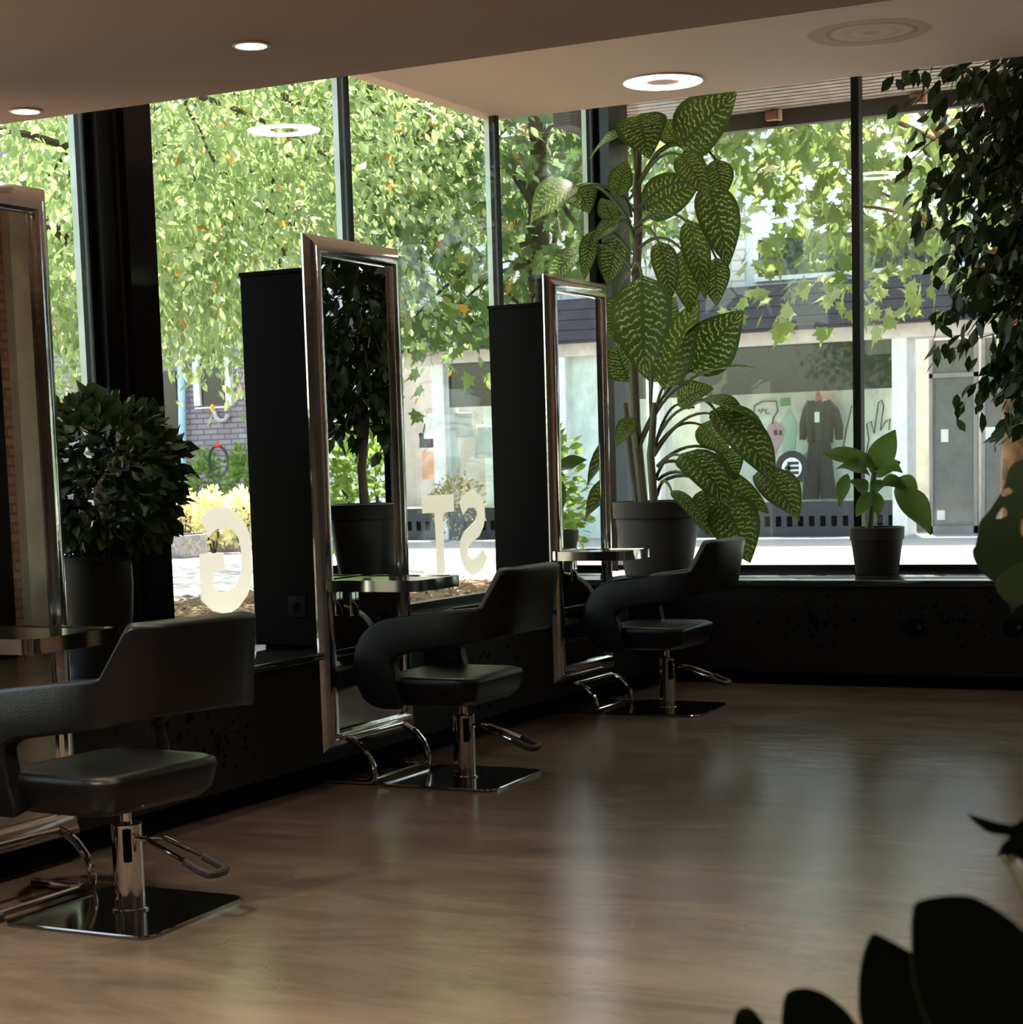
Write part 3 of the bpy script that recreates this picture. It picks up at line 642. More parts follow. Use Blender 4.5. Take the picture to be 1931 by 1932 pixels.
# weeping fig on the front ledge (its branches hang into the picture, the whole tree shows in the middle mirror)
M_fic = leaf_mat('fig_leaf', (.012, .028, .008), (.030, .055, .014), .22, .35, .4)
fx, fy = -1.81, 10.82
fic = thing('weeping_fig', 'weeping fig tree with hanging dark leaves at the right edge', 'plant', (fx, fy, ZS2+.0005))
pot(fic, .19, .25, .47, .10, M_potd)
trunk = [(0, 0, .43), (.02, .01, .7), (-.03, 0, 1.0), (.02, .02, 1.5), (0, 0, 2.1), (.03, 0, 2.65)]
MB().tube(trunk, [.034, .03, .028, .026, .02, .012], 10).build('trunk', principled('fig_bark', (.14, .11, .08), .8), fic)
def fr_root():
    z = nrg.uniform(.95, 2.85); a = nrg.uniform(0, 2*math.pi); r = nrg.uniform(.05, .75 if z > 1.6 else .28); o = np.array([math.cos(a), math.sin(a)*.8, .15])
    if o[1] > 0: o[1] *= .35
    return (o[0]*r, o[1]*r, z), o
pos, dirs, tw = strands(430, fr_root, .42, .6, 10, .035)
extra = []          # the long sprays reaching left into the view
for (a, b, c) in [((1980,170),(1800,110),(1692,140)), ((1990,240),(1880,190),(1850,330)), ((1990,300),(1860,250),(1790,350)), ((1990,330),(1900,300),(1795,480)), ((1990,380),(1930,360),(1880,560)),
                  ((1990,520),(1880,470),(1782,590)), ((1990,560),(1900,500),(1815,650)), ((2000,640),(1900,600),(1782,668)), ((2000,690),(1900,660),(1812,752)), ((1990,640),(1930,620),(1900,760)),
                  ((1980,200),(1920,180),(1905,330)), ((1980,420),(1930,400),(1905,520)), ((2000,150),(1920,110),(1830,160)), ((1990,460),(1900,430),(1860,560)), ((1990,560),(1940,540),(1890,680))]:
    dy = nrg.uniform(-.35, .15); A, B_, C_ = [np.array(at_y(*q, fy+dy)-fic.location) for q in (a, b, c)]
    q = [A*(1-t)**2+B_*2*t*(1-t)+C_*t*t for t in np.linspace(0, 1, 16)]; extra.append(q)
    for k in range(30):
        i = nrg.integers(2, 16); p = q[i]; pos = np.vstack([pos, p+nrg.normal(size=3)*.03]); dirs = np.vstack([dirs, np.array([-.35, 0, -1])+nrg.normal(size=3)*.4])
leaf_cloud('foliage', LEAF_OVAL, pos, dirs, nrg.uniform(.08, .13, len(pos)), M_fic, fic)
mb = MB()
for q in tw[::2]+extra: mb.tube([tuple(p) for p in q[::2]], .0032, 5, caps=False)
for k in range(14):
    i = rng.randrange(0, len(tw)); z0 = tw[i][0][2]; mb.tube(curve3((0, 0, max(.9, z0-.35)), (tw[i][0][0]*.4, tw[i][0][1]*.4, z0-.05), tuple(tw[i][0])), .007, 6)
mb.build('twig', principled('twig_bark', (.09, .075, .05), .8), fic, fix=False)

# leafy shrub in a tall pot by the column
M_shr = leaf_mat('shrub_leaf', (.012, .026, .007), (.030, .055, .014), .25, .45, .25)
sx, sy = -4.62, 5.62
shr = thing('potted_shrub', 'bushy potted shrub in a tall black pot beside the dark column', 'plant', (sx, sy, ZS1+.0005))
pot(shr, .115, .148, .45, .02, M_potd)
for k in range(5):
    a = k*1.3; MB().tube(curve3((.03*math.cos(a), .03*math.sin(a), .40), (.05*math.cos(a), .05*math.sin(a), .6), (.14*math.cos(a), .2*math.sin(a), .85)), .009, 7).build('stem', M_stemd, shr)
P_ = []; Dd = []
for k in range(1500):
    v = nrg.normal(size=3); v /= np.linalg.norm(v); r = nrg.uniform(.45, 1)**.6; p = np.array([.03, .05, .74])+v*r*np.array([.26, .34, .30]); p[0] = max(p[0], -.30)
    P_.append(p); Dd.append(v+np.array([0, 0, -.2])+nrg.normal(size=3)*.45)
leaf_cloud('foliage', LEAF_OVAL, np.array(P_), np.array(Dd), nrg.uniform(.05, .095, len(P_)), M_shr, shr)

# split-leaf plant at the right edge and dark plant close to the viewpoint
M_mon = leaf_mat('dark_broad_leaf', (.010, .020, .004), (.016, .028, .006), .12, .5, .25)
mon = thing('split_leaf_plant', 'broad split-leaf plant with holes in its leaves at the right edge', 'plant', (0, 0, 0))
m0 = at_d(2010, 1250, 3.0); mon.location = (m0.x, m0.y, .0005)
pot(mon, .16, .2, .36, .06, M_potd)
def Mo(px, py, d=3.0): return at_d(px, py, d)-mon.location
def flat_leaf(outline, holes, dist, th=.003, bulge=.05):
    """broad leaf: filled outline with holes, gently domed"""
    bm = bmesh.new(); edges = []
    for lp in [outline]+holes:
        n = len(lp); q = []
        for i in range(n):      # smooth the outline
            p0, p1, p2, p3 = lp[i-1], lp[i], lp[(i+1) % n], lp[(i+2) % n]
            for t in (0, .25, .5, .75):
                q.append(tuple(.5*((2*p1[j])+(-p0[j]+p2[j])*t+(2*p0[j]-5*p1[j]+4*p2[j]-p3[j])*t*t+(-p0[j]+3*p1[j]-3*p2[j]+p3[j])*t**3) for j in (0, 1)))
        vs_ = [bm.verts.new((p[0], p[1], 0)) for p in q]; edges += [bm.edges.new((vs_[i], vs_[(i+1) % len(vs_)])) for i in range(len(vs_))]
    bmesh.ops.triangle_fill(bm, edges=edges, use_beauty=True)
    cx = sum(p[0] for p in outline)/len(outline); cy_ = sum(p[1] for p in outline)/len(outline); R_ = max(math.hypot(p[0]-cx, p[1]-cy_) for p in outline)
    for v in bm.verts:
        px, py = v.co.x, v.co.y; rr = math.hypot(px-cx, py-cy_)/R_
        v.co = at_d(px, py, dist+bulge*rr*rr+.0002*(px-cx))
    bm.verts.index_update(); vv = [v.co.copy() for v in bm.verts]; ff = [tuple(v.index for v in f.verts) for f in bm.faces]; bm.free()
    return vv, ff
def broad_leaf(parent, outline, holes, dist, petiole_to, bulge=.012):
    vv, ff = flat_leaf(outline, holes, dist, bulge=bulge); mb = MB(); mb.add([v-parent.location for v in vv], ff, False)
    o = set_rnd(mb.build('leaf', M_mon, parent, angle=0)); sd = o.modifiers.new('thickness', 'SOLIDIFY'); sd.thickness = .0015
    cx = outline[petiole_to[0]]; a = at_d(cx[0], cx[1], dist+.01)-parent.location; b = Vector(petiole_to[1])
    MB().tube(curve3(b, (a+b)/2+Vector((0, 0, .12)), a), .006, 7).build('petiole', M_stem, o); return o
broad_leaf(mon, [(1925,868),(1905,885),(1895,920),(1870,960),(1850,985),(1846,1010),(1842,1028),(1836,1040),(1842,1062),(1860,1085),(1885,1100),(1930,1085),(1990,1050),(2040,960),(2010,880),(1965,860)],
   [[(1893,925),(1905,920),(1913,928),(1902,934),(1892,936)], [(1890,960),(1898,958),(1902,968),(1896,976),(1880,978)], [(1930,978),(1938,985),(1940,1012),(1930,1012),(1926,995)]], 3.0, (13, (0, 0, .34)))
broad_leaf(mon, [(1935,1060),(1905,1075),(1885,1090),(1880,1108),(1895,1130),(1907,1142),(1910,1158),(1918,1146),(1940,1136),(1975,1125),(2000,1090),(1975,1062)], [], 2.92, (11, (0, 0, .34)), .01)
fgp = thing('rubber_plant', 'dark plant with rounded leaves close by at the lower right corner', 'plant', (0, 0, 0))
f0 = at_d(2050, 2250, 1.45); fgp.location = (f0.x, f0.y, .0005); pot(fgp, .13, .17, .30, .05, M_potd)
MB().tube([(0, 0, .25), (.01, 0, .45), (.0, .01, .62), (0, 0, .80)], [.014, .012, .01, .007], 8).build('stem', M_stemd, fgp)
for ol, d in (([(1725,1712),(1745,1697),(1790,1690),(1835,1692),(1880,1715),(1920,1745),(1960,1790),(1995,1900),(1960,2010),(1860,2030),(1770,1960),(1728,1860),(1722,1780)], 1.30),
              ([(1648,1762),(1668,1768),(1700,1785),(1740,1812),(1790,1880),(1800,1980),(1740,2040),(1660,2010),(1626,1930),(1623,1850),(1632,1795)], 1.38),
              ([(1487,1872),(1515,1864),(1540,1868),(1572,1885),(1612,1925),(1640,2000),(1600,2050),(1530,2020),(1482,1960),(1478,1905)], 1.45),
              ([(1392,1908),(1410,1900),(1428,1912),(1450,1950),(1440,2000),(1400,1990),(1386,1940)], 1.5),
              ([(1828,1536),(1850,1542),(1885,1552),(1918,1555),(1945,1530),(1990,1560),(2000,1620),(1950,1640),(1900,1615),(1885,1616),(1892,1594),(1905,1578),(1870,1572),(1845,1556)], 1.55)):
    broad_leaf(fgp, ol, [], d, (len(ol)//2+1, (0, 0, .72)), .012)

# ------------------------------------------------------------------ letters on the glass (seen from inside)
M_letter = leaf_mat('frosted_film', (.80, .79, .75), (.80, .79, .75), .55, .6, .2)
def letter(name, pts, org, k, label):
    P = [at_x(org[0]+x/k, org[1]+y/k, GX+.009) for x, y in pts]; mb = MB(); n = len(P)
    tri = [tuple(q) for q in tessellate_polygon([[Vector((p.y, p.z, 0)) for p in P]])]
    mb.add(P+[p+Vector((.001, 0, 0)) for p in P], tri+[tuple(n+i for i in reversed(q)) for q in tri]+[(i, (i+1) % n, n+(i+1) % n, n+i) for i in range(n)])
    return tag(mb.build(name, M_letter), label, 'window letter', 'frosted letters on the left windows')
letter('window_letter', [(270,1175),(300,1130),(345,1100),(400,1087),(450,1095),(500,1125),(545,1170),(580,1240),(600,1330),(606,1450),(600,1600),(575,1670),(520,1745),(470,1780),(420,1785),(350,1770),(275,1700),(262,1400),(420,1388),(432,1510),(352,1520),(355,1610),(395,1645),(440,1645),(490,1610),(520,1560),(538,1480),(538,1400),(520,1300),(480,1245),(430,1228),(375,1238),(350,1258),(324,1288)], (300, 640), 3.45, 'frosted mirrored letter G on the window beside the dark column')
letter('window_letter', [(128,945),(415,928),(420,1085),(320,1100),(328,1450),(340,1655),(265,1660),(258,1450),(240,1100),(130,1105)], (770, 740), 4.828, 'frosted letter T on the window next to the mirrored S')
letter('window_letter', [(465,1000),(500,950),(560,905),(610,905),(660,940),(695,1040),(703,1130),(690,1220),(650,1310),(580,1370),(545,1420),(545,1490),(580,1520),(630,1500),(665,1450),(682,1420),(722,1510),(690,1590),(640,1650),(580,1665),(530,1630),(490,1540),(470,1450),(480,1340),(510,1270),(570,1210),(615,1160),(632,1110),(620,1060),(580,1045),(545,1060),(500,1120)], (770, 740), 4.828, 'frosted mirrored letter S on the window beside the farthest cabinet')

# ------------------------------------------------------------------ outside: ground
M_pave = principled('pale_paving', (.27, .27, .28), .85, noise=(1.5, .1))
M_mulch = principled('bark_mulch', (.20, .12, .07), .95, noise=(28, .7), bump=(45, 1.0))
struct(MB().box((-45, 3, ZG-.2), (GX-.12, 60, ZG)).build('street', M_pave), 'pale paved street outside the windows')
struct(MB().box((GX-.12, GY+.1, ZG-.2), (40, 60, ZG)).build('street.001', M_pave))
# mulch bed along the left windows: bumpy strip of bark chips
gx = np.linspace(-9.6, GX-.13, 44); gy = np.linspace(3.2, 15.2, 110); vv = []; ff = []
for j, y in enumerate(gy):
    for i, x in enumerate(gx):
        e = min(1, i/3, j/3, (len(gx)-1-i)/2+.4, (len(gy)-1-j)/3); vv.append((x, y, ZG+.01+.05*e+nrg.uniform(0, .025)*e))
for j in range(len(gy)-1):
    for i in range(len(gx)-1): a = j*len(gx)+i; ff.append((a, a+1, a+len(gx)+1, a+len(gx)))
mu = MB().add(vv, ff, False).build('mulch', M_mulch, fix=False); tag(mu, 'brown bark mulch bed along the left windows', 'mulch', kind='stuff')
N_ = 5200; P_ = np.column_stack([nrg.uniform(-9.5, GX-.2, N_), nrg.uniform(3.4, 15, N_), np.full(N_, ZG+.075)]); Dd = np.column_stack([nrg.normal(size=(N_, 2)), nrg.uniform(-.1, .35, N_)])
tag(leaf_cloud('fallen_leaves', LEAF_LONG, P_, Dd, nrg.uniform(.05, .11, N_), leaf_mat('dry_leaf', (.16, .09, .05), (.45, .33, .20), .1, .8, .2), None, .6), 'dry leaves and chips on the mulch bed', 'fallen leaves', kind='stuff')

# slatted canopy over the front windows
can = thing('slatted_canopy', 'wooden slatted canopy outside above the front windows', 'canopy', (-5.3, GY+.12, 3.5))
M_slat = principled('weathered_slat', (.50, .42, .38), .8, noise=(9, .25)); M_beam = principled('dark_canopy_beam', (.05, .042, .048), .6)
for k in range(9):
    y = .02+k*.106; MB().box((0, y, .10), (9.0, y+.076, .125)).build('slat', M_slat, can)
MB().box((0, 0, .126), (9.0, 1.05, .18)).build('deck', M_beam, can)
MB().box((0, .985, 0), (9.0, 1.06, .125)).build('front_beam', M_beam, can)
MB().box((-.12, 0, -.02), (0, 1.06, .18)).build('end_beam', M_beam, can)
for px, py, lb in ((1462, 222, 'small outdoor spotlight on the canopy beam left of the dark mullion'), (1735, 190, 'small outdoor spotlight on the canopy beam near the fig branches')):
    p = at_z(px, py, 3.55); t = thing('spotlight', lb, 'spotlight', (p.x, min(p.y, 12.38), 3.56), 'small spotlights under the canopy')
    MB().box((-.05, -.05, -.03), (.03, .012, .03), .004).build('housing', principled('copper_housing', (.40, .19, .14), .35, .6), t)
    MB().box((.032, -.04, -.035), (.055, .0, .035), .003).build('lens', principled('pink_lens', (.9, .55, .45), .2), t)
    MB().box((-.02, -.02, .0302), (.0, .0, .039)).build('bracket', M_beam, t)

# ------------------------------------------------------------------ outside: trees
M_t1 = leaf_mat('lime_leaf', (.15, .26, .09), (.43, .53, .25), .45, .22, .9)
M_t2 = leaf_mat('maple_leaf_shaded', (.05, .12, .04), (.13, .22, .06), .40, .4, .4)  # darker leaf tone: the shade on this maple is put into its colour
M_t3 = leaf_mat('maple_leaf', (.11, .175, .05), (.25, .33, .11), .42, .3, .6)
M_t4 = leaf_mat('autumn_leaf', (.45, .20, .05), (.60, .42, .08), .45, .5, .3)
M_bark = principled('grey_bark', (.07, .055, .04), .9, bump=(30, .8))
def plane_bark():
    m = principled('plane_bark', (.27, .14, .07), .85, noise=(9, .8), bump=(40, .6)); return m
def crown_points(n, c, R_, zmin, jag=.35, shell=.55, gaps=0):
    out = []; G_ = [np.array(c)+nrg.normal(size=3)*np.array(R_)*.5 for _ in range(gaps)]
    while len(out) < n:
        v = nrg.normal(size=3); v /= np.linalg.norm(v); r = nrg.uniform(shell, 1); p = np.array(c)+v*r*np.array(R_)
        if p[2] < zmin+jag*math.sin(p[0]*3.1)*math.sin(p[1]*2.7) or p[0] > GX-.45 and p[1] < GY+1.2: continue
        if any(np.linalg.norm(p-g) < .35 for g in G_): continue
        out.append((p, v))
    return out
def tree(name, label, trunk_pts, trunk_r, crowns, tpl, mat, size, per, spread, zmin, bark=None, group=None, autumn=0, nb=26, droop=.55):
    base = Vector(trunk_pts[0]); t = thing(name, label, 'tree', base, group); L_ = lambda p: tuple(Vector(p)-base)
    MB().tube([L_(p) for p in trunk_pts], trunk_r, 14).build('trunk', bark or M_bark, t)
    pos, dirs, roots = [], [], []
    for (c, R_, n, gaps) in crowns:
        for p, v in crown_points(n, c, R_, zmin, gaps=gaps):
            roots.append(p)
            for k in range(per):
                q = p+nrg.normal(size=3)*spread; pos.append(q); dirs.append(v*.35+np.array([0, 0, -droop])+nrg.normal(size=3)*.45)
    pos = np.array(pos)-np.array(base); dirs = np.array(dirs); keep = (pos[:, 0]+base.x < GX-.3) | (pos[:, 1]+base.y > GY+.5); pos, dirs = pos[keep], dirs[keep]
    if autumn:
        pick = nrg.random(len(pos)) < autumn
        leaf_cloud('autumn_foliage', tpl, pos[pick], dirs[pick], nrg.uniform(*size, pick.sum()), M_t4, t); pos, dirs = pos[~pick], dirs[~pick]
    leaf_cloud('foliage', tpl, pos, dirs, nrg.uniform(*size, len(pos)), mat, t)
    mb = MB(); top = Vector(trunk_pts[-1])
    for k in range(nb):
        e = roots[nrg.integers(0, len(roots))]; z0 = nrg.uniform(.45, 1)*(top.z-base.z)+base.z; s = Vector(trunk_pts[0]).lerp(top, (z0-base.z)/(top.z-base.z))
        m_ = (s+Vector(e))/2+Vector((0, 0, .3)); mb.tube([L_(p) for p in curve3(s, m_, e, 8)], [.03, .027, .024, .02, .016, .012, .009, .006], 6)
    mb.build('branch', bark or M_bark, t, fix=False); return t
tree('lime_tree', 'bushy bright green tree outside the left windows behind the column', [(-8.2, 10.2, ZG), (-8.2, 10.25, 1.5), (-8.3, 10.4, 3.0), (-8.3, 10.6, 4.8)], [.16, .14, .11, .05],
     [((-8.0, 10.2, 4.3), (2.2, 3.2, 2.5), 420, 6), ((-8.8, 11.8, 3.6), (2.4, 2.8, 1.8), 280, 5)], LEAF_OVAL, M_t1, (.05, .095), 66, .18, 2.15, autumn=.012)
tree('lime_tree', 'yellow green tree outside the left windows behind the middle mirror', [(-9.6, 14.2, ZG), (-9.6, 14.2, 1.6), (-9.5, 14.3, 3.2), (-9.4, 14.4, 5.0)], [.17, .15, .12, .05],
     [((-9.4, 14.2, 4.4), (2.4, 2.4, 2.5), 300, 5)], LEAF_OVAL, M_t1, (.08, .13), 40, .22, 2.3, autumn=.03)
tree('lime_tree', 'high crowned green tree standing on the street near the brick wing', [(-12.4, 19.0, ZG), (-12.4, 19.0, 2.0), (-12.5, 19.1, 4.0), (-12.7, 19.2, 6.0)], [.18, .16, .13, .06],
     [((-12.9, 18.8, 5.6), (2.8, 2.8, 2.3), 190, 6)], LEAF_OVAL, M_t1, (.13, .20), 30, .28, 3.35, autumn=.03)
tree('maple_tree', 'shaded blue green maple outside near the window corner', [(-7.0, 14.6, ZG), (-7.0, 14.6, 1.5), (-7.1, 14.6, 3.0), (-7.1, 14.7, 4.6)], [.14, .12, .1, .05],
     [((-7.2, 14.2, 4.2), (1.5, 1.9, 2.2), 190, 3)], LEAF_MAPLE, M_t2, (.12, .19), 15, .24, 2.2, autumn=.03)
tree('plane_tree', 'tree with a mottled orange brown trunk outside at the right edge', [(-2.9, 14.0, ZG), (-2.9, 14.0, 1.5), (-2.88, 14.0, 2.8), (-2.95, 14.1, 4.6)], [.21, .19, .18, .09],
     [((-3.6, 14.3, 4.5), (2.5, 1.4, 2.1), 150, 5), ((-5.2, 14.0, 4.4), (1.1, 1.0, 1.2), 34, 2), ((-4.0, 14.0, 2.9), (.8, .8, .6), 16, 0)], LEAF_MAPLE, M_t3, (.12, .19), 16, .26, 2.4, bark=plane_bark())

# ------------------------------------------------------------------ outside: the building across the street
FY = 25.0
def Fp(px, py, y=FY): return at_y(px, py, y)
bld = thing('shop_building', 'long shop building across the street with a dark board fascia', 'building', (-9, FY, ZG))
def Lb(a, b):  # world box to building space
    return (a[0]+9, a[1]-FY, a[2]-ZG), (b[0]+9, b[1]-FY, b[2]-ZG)
M_wbrick = brick_mat('white_brick', (.62, .60, .60), (.52, .50, .50), (.38, .36, .36), 'xz', .42, .14, .015)
M_pbrick = brick_mat('mauve_brick', (.36, .30, .34), (.28, .23, .27), (.16, .13, .15), 'xz', .26, .085, .014)
M_panel = principled('pale_render', (.66, .68, .74), .8); M_fascia = principled('dark_fascia_board', (.035, .032, .045), .6, noise=(3, .3))
M_shop = principled('shop_interior', (.50, .49, .46), .8); M_dglass = principled('dark_shop_glass', (.02, .025, .025), .03, spec=.7)
XL, XM, XE = -32, -16.2, 14
MB().box(*Lb((XM, FY, 3.6), (XE, FY+.4, 7.2))).build('upper_wall', M_panel, bld)
for x0, x1 in ((-16.2, -14.0), (-10.6, -9.0), (-5.5, -3.5), (1, 3.5)):
    MB().box(*Lb((x0, FY-.03, 3.62), (x1, FY-.001, 7.2))).build('brick_panel', M_wbrick, bld)
for x0, x1, z0, z1 in ((-13.5, -11.2, 4.6, 6.0), (-8.8, -5.8, 3.75, 4.25), (-3.2, -.2, 4.6, 6.0), (4, 7, 4.6, 6.0)):
    w = MB().box(*Lb((x0, FY-.05, z0), (x1, FY-.001, z1))).build('upper_window', M_dglass, bld)
    fr_ = MB()
    for a, b in (((x0-.06, z0-.06), (x1+.06, z0)), ((x0-.06, z1), (x1+.06, z1+.06)), ((x0-.06, z0), (x0, z1)), ((x1, z0), (x1+.06, z1))): fr_.box(*Lb((a[0], FY-.07, a[1]), (b[0], FY-.001, b[1])))
    fr_.build('window_frame', M_white, w)
for k in range(4):
    z = 3.03+k*.14; MB().box(*Lb((XM, FY-.5, z), (XE, FY-.46, z+.132))).build('fascia_board', M_fascia, bld)
MB().box(*Lb((XM, FY-.46, 3.0), (XE, FY, 3.6))).build('fascia_box', M_fascia, bld)
MB().box(*Lb((XM, FY-.2, 2.82), (XE, FY+.3, 3.0))).build('lintel', principled('beige_lintel', (.62, .56, .52), .7), bld)
pl = MB().box(*Lb((XM, FY-.12, ZG), (-6.95, FY+.4, .69))).build('shop_plinth', principled('blue_black_plinth', (.030, .030, .042), .5), bld)
mb = MB()
for k in range(58): x = XM+.2+k*.158; mb.box(*Lb((x, FY-.125, .36), (x+.075, FY-.1201, .50)))
mb.build('plinth_vent', M_hole, pl)
MB().box(*Lb((XM, FY+1.6, .2), (XE, FY+1.7, 3.0))).build('back_wall', M_shop, bld)
MB().box(*Lb((XM, FY+.4, .60), (-6.95, FY+1.6, .69))).build('display_floor', M_shop, bld)
for x in (-13.9, -10.45, -6.93, -3.2, .6, 3.3):
    MB().box(*Lb((x, FY-.16, ZG), (x+.20, FY+.3, 2.82))).build('pillar', M_white, bld)
# shop windows: clear lower part over a pale film, dark reflecting upper part
for x0, x1 in ((-13.68, -10.47), (-10.23, -6.95)):
    MB().box(*Lb((x0, FY-.03, 2.18), (x1, FY-.01, 2.82))).build('transom_glass', M_dglass, bld)
    MB().box(*Lb((x0, FY-.03, .69), (x1, FY-.02, 2.18))).build('shop_glass', glass_mat('shop_glass', (.9, .93, .92)), bld)
MB().box(*Lb((-9.9, FY+.5, .69), (-6.95, FY+.53, 2.2))).build('window_backdrop', principled('white_backdrop', (.80, .82, .76), .8), bld)
MB().box(*Lb((-13.6, FY+.9, .69), (-10.5, FY+.93, 2.2))).build('window_backdrop', principled('mint_backdrop', (.55, .68, .66), .8), bld)
# entrance with glazed doors and the mint rendered bay beyond it
for x0, x1 in ((-6.6, -5.95), (-5.9, -5.25), (-5.2, -4.5), (-4.45, -3.25)):
    g = MB().box(*Lb((x0+.05, FY+.5, ZG+.1), (x1-.05, FY+.52, 2.8))).build('entrance_glass', principled('grey_glass', (.16, .16, .16), .08, spec=.6), bld)
    f_ = MB()
    for a, b in (((x0, ZG), (x0+.05, 2.82)), ((x1-.05, ZG), (x1, 2.82)), ((x0, ZG), (x1, ZG+.1)), ((x0, 2.3), (x1, 2.36))): f_.box(*Lb((a[0], FY+.47, a[1]), (b[0], FY+.55, b[1])))
    f_.build('door_frame', principled('grey_door_frame', (.28, .26, .27), .5), g)
MB().box(*Lb((-3.0, FY, ZG), (.6, FY+.1, 2.82))).build('rendered_bay', M_white, bld)
MB().box(*Lb((.8, FY, ZG), (3.3, FY+.1, 2.82))).build('rendered_bay', principled('mint_render', (.60, .70, .64), .7), bld)
MB().box(*Lb((3.5, FY, ZG), (XE, FY+.1, 2.82))).build('rendered_bay', M_white, bld)
# writing and drawings on the film behind the glass
def art(name, mat, polys, parent=bld, y=FY+.49, t=.006):
    mb = MB()
    for P in polys: mb.slab([tuple(Fp(px, py, y)-Vector((-9, FY, ZG))) for px, py in P], (0, -t, 0))
    return mb.build(name, mat, parent)
def lines(name, mat, strokes, w=.012, y=FY+.47):
    mb = MB()
    for S in strokes: mb.tube([tuple(Fp(px, py, y)-Vector((-9, FY, ZG))) for px, py in S], w, 6)
    return mb.build(name, mat, bld)
M_ink = principled('black_ink', (.02, .02, .025), .6)
lines('speech_bubble', M_ink, [[(1425,765),(1440,757),(1465,757),(1468,775),(1460,788),(1458,800)], [(1425,765),(1422,780),(1432,788)], [(1432,772),(1436,780),(1440,771)], [(1445,772),(1445,780),(1452,780)]], .010)
lines('hand_drawing', M_ink, [[(1632,870),(1640,830),(1636,800),(1644,795),(1650,818),(1658,760),(1664,755),(1668,765),(1662,812),(1672,795),(1680,790),(1678,812)], [(1600,860),(1592,840),(1600,800),(1608,765)]], .009)
art('drawn_head', principled('pink_paint', (.62, .36, .44), .7), [[(1447,812),(1452,800),(1464,796),(1476,800),(1482,813),(1478,830),(1470,842),(1462,860),(1458,890),(1448,890),(1454,850)]])
art('drawn_eye', M_ink, [[(1460,812),(1466,810),(1468,820),(1462,822)], [(1471,812),(1476,812),(1476,821),(1471,821)]], y=FY+.482)
art('green_poster', principled('green_paint', (.15, .42, .14), .7), [[(1473,752),(1492,750),(1492,765),(1474,767)], [(1512,860),(1530,850),(1548,930),(1536,942),(1516,940)]])
art('green_drawing', principled('pale_green_paint', (.45, .62, .50), .7), [[(1470,800),(1490,770),(1505,800),(1500,850),(1512,900),(1480,870)]], y=FY+.494)
lg = Fp(1495, 883, FY-.035)-Vector((-9, FY, ZG))
def disc(r, y): return MB().lathe([(.001, 0), (r, 0), (r, -.006), (.001, -.006)], (lg.x, y, lg.z), 40, 'y')
lo = disc(.235, -.036).build('round_logo', M_ink, bld); disc(.142, -.0425).build('logo_centre', M_white, lo)
mb = MB(); yy = -.050
for P in ([(.10, .085), (.10, .045), (-.02, .045), (-.02, .085)], [(.10, .02), (.10, -.02), (-.055, -.02), (-.055, .02)], [(.10, -.045), (.10, -.085), (-.02, -.085), (-.02, -.045)], [(-.02, .085), (-.02, -.085), (-.06, -.085), (-.06, -.05), (-.105, 0), (-.06, .05), (-.06, .085)]):
    mb.slab([(lg.x+x, yy, lg.z+z) for x, z in P], (0, -.004, 0))
mb.build('logo_mark', M_ink, lo)
# notices in the entrance
for px, py, w, h in ((1866, 818, .20, .17), (1783, 822, .1, .17), (1776, 972, .11, .13), (1746, 950, .12, .22)):
    p = Fp(px, py, FY+.48)-Vector((-9, FY, ZG)); MB().box((p.x-w/2, .485, p.z-h/2), (p.x+w/2, .495, p.z+h/2)).build('notice', M_white, bld)
# left brick wing
MB().box(*Lb((XL, FY-.3, ZG), (XM-.001, FY+.4, 8.0))).build('brick_wing', M_pbrick, bld)
def wing_box(name, m, p0, p1, th=.08, parent=bld, y=FY-.3):
    a, b = Fp(*p0, y), Fp(*p1, y); return MB().box(*Lb((a.x, y-th, a.z), (b.x, y-.001, b.z))).build(name, m, parent)
w = wing_box('wing_window', M_dglass, (378, 765), (432, 650), .03); wing_box('window_frame', M_white, (373, 772), (437, 766), .08, w); wing_box('window_frame', M_white, (372, 766), (378, 650), .08, w); wing_box('window_frame', M_white, (432, 766), (437, 650), .08, w)
w = wing_box('wing_window', M_dglass, (455, 425), (640, 250), .03)
for q in ((450, 440, 660, 424), (450, 424, 462, 240), (582, 424, 594, 240)): wing_box('window_frame', M_white, q[:2], q[2:], .1, w)
w = wing_box('wing_window', M_dglass, (300, 910), (333, 702), .03)
a, b = Fp(346, 925, FY-.42), Fp(341, 640, FY-.42); MB().tube([tuple(a-Vector((-9, FY, ZG))), tuple(b-Vector((-9, FY, ZG)))], .06, 12).build('downpipe', principled('pale_blue_pipe', (.42, .60, .75), .5), bld)
MB().tube([tuple(Fp(px, py, FY-.36)-Vector((-9, FY, ZG))) for px, py in ((405,776),(408,788),(416,794),(425,792),(431,782))], .035, 10).build('conduit', principled('grey_conduit', (.5, .5, .5), .5), bld)

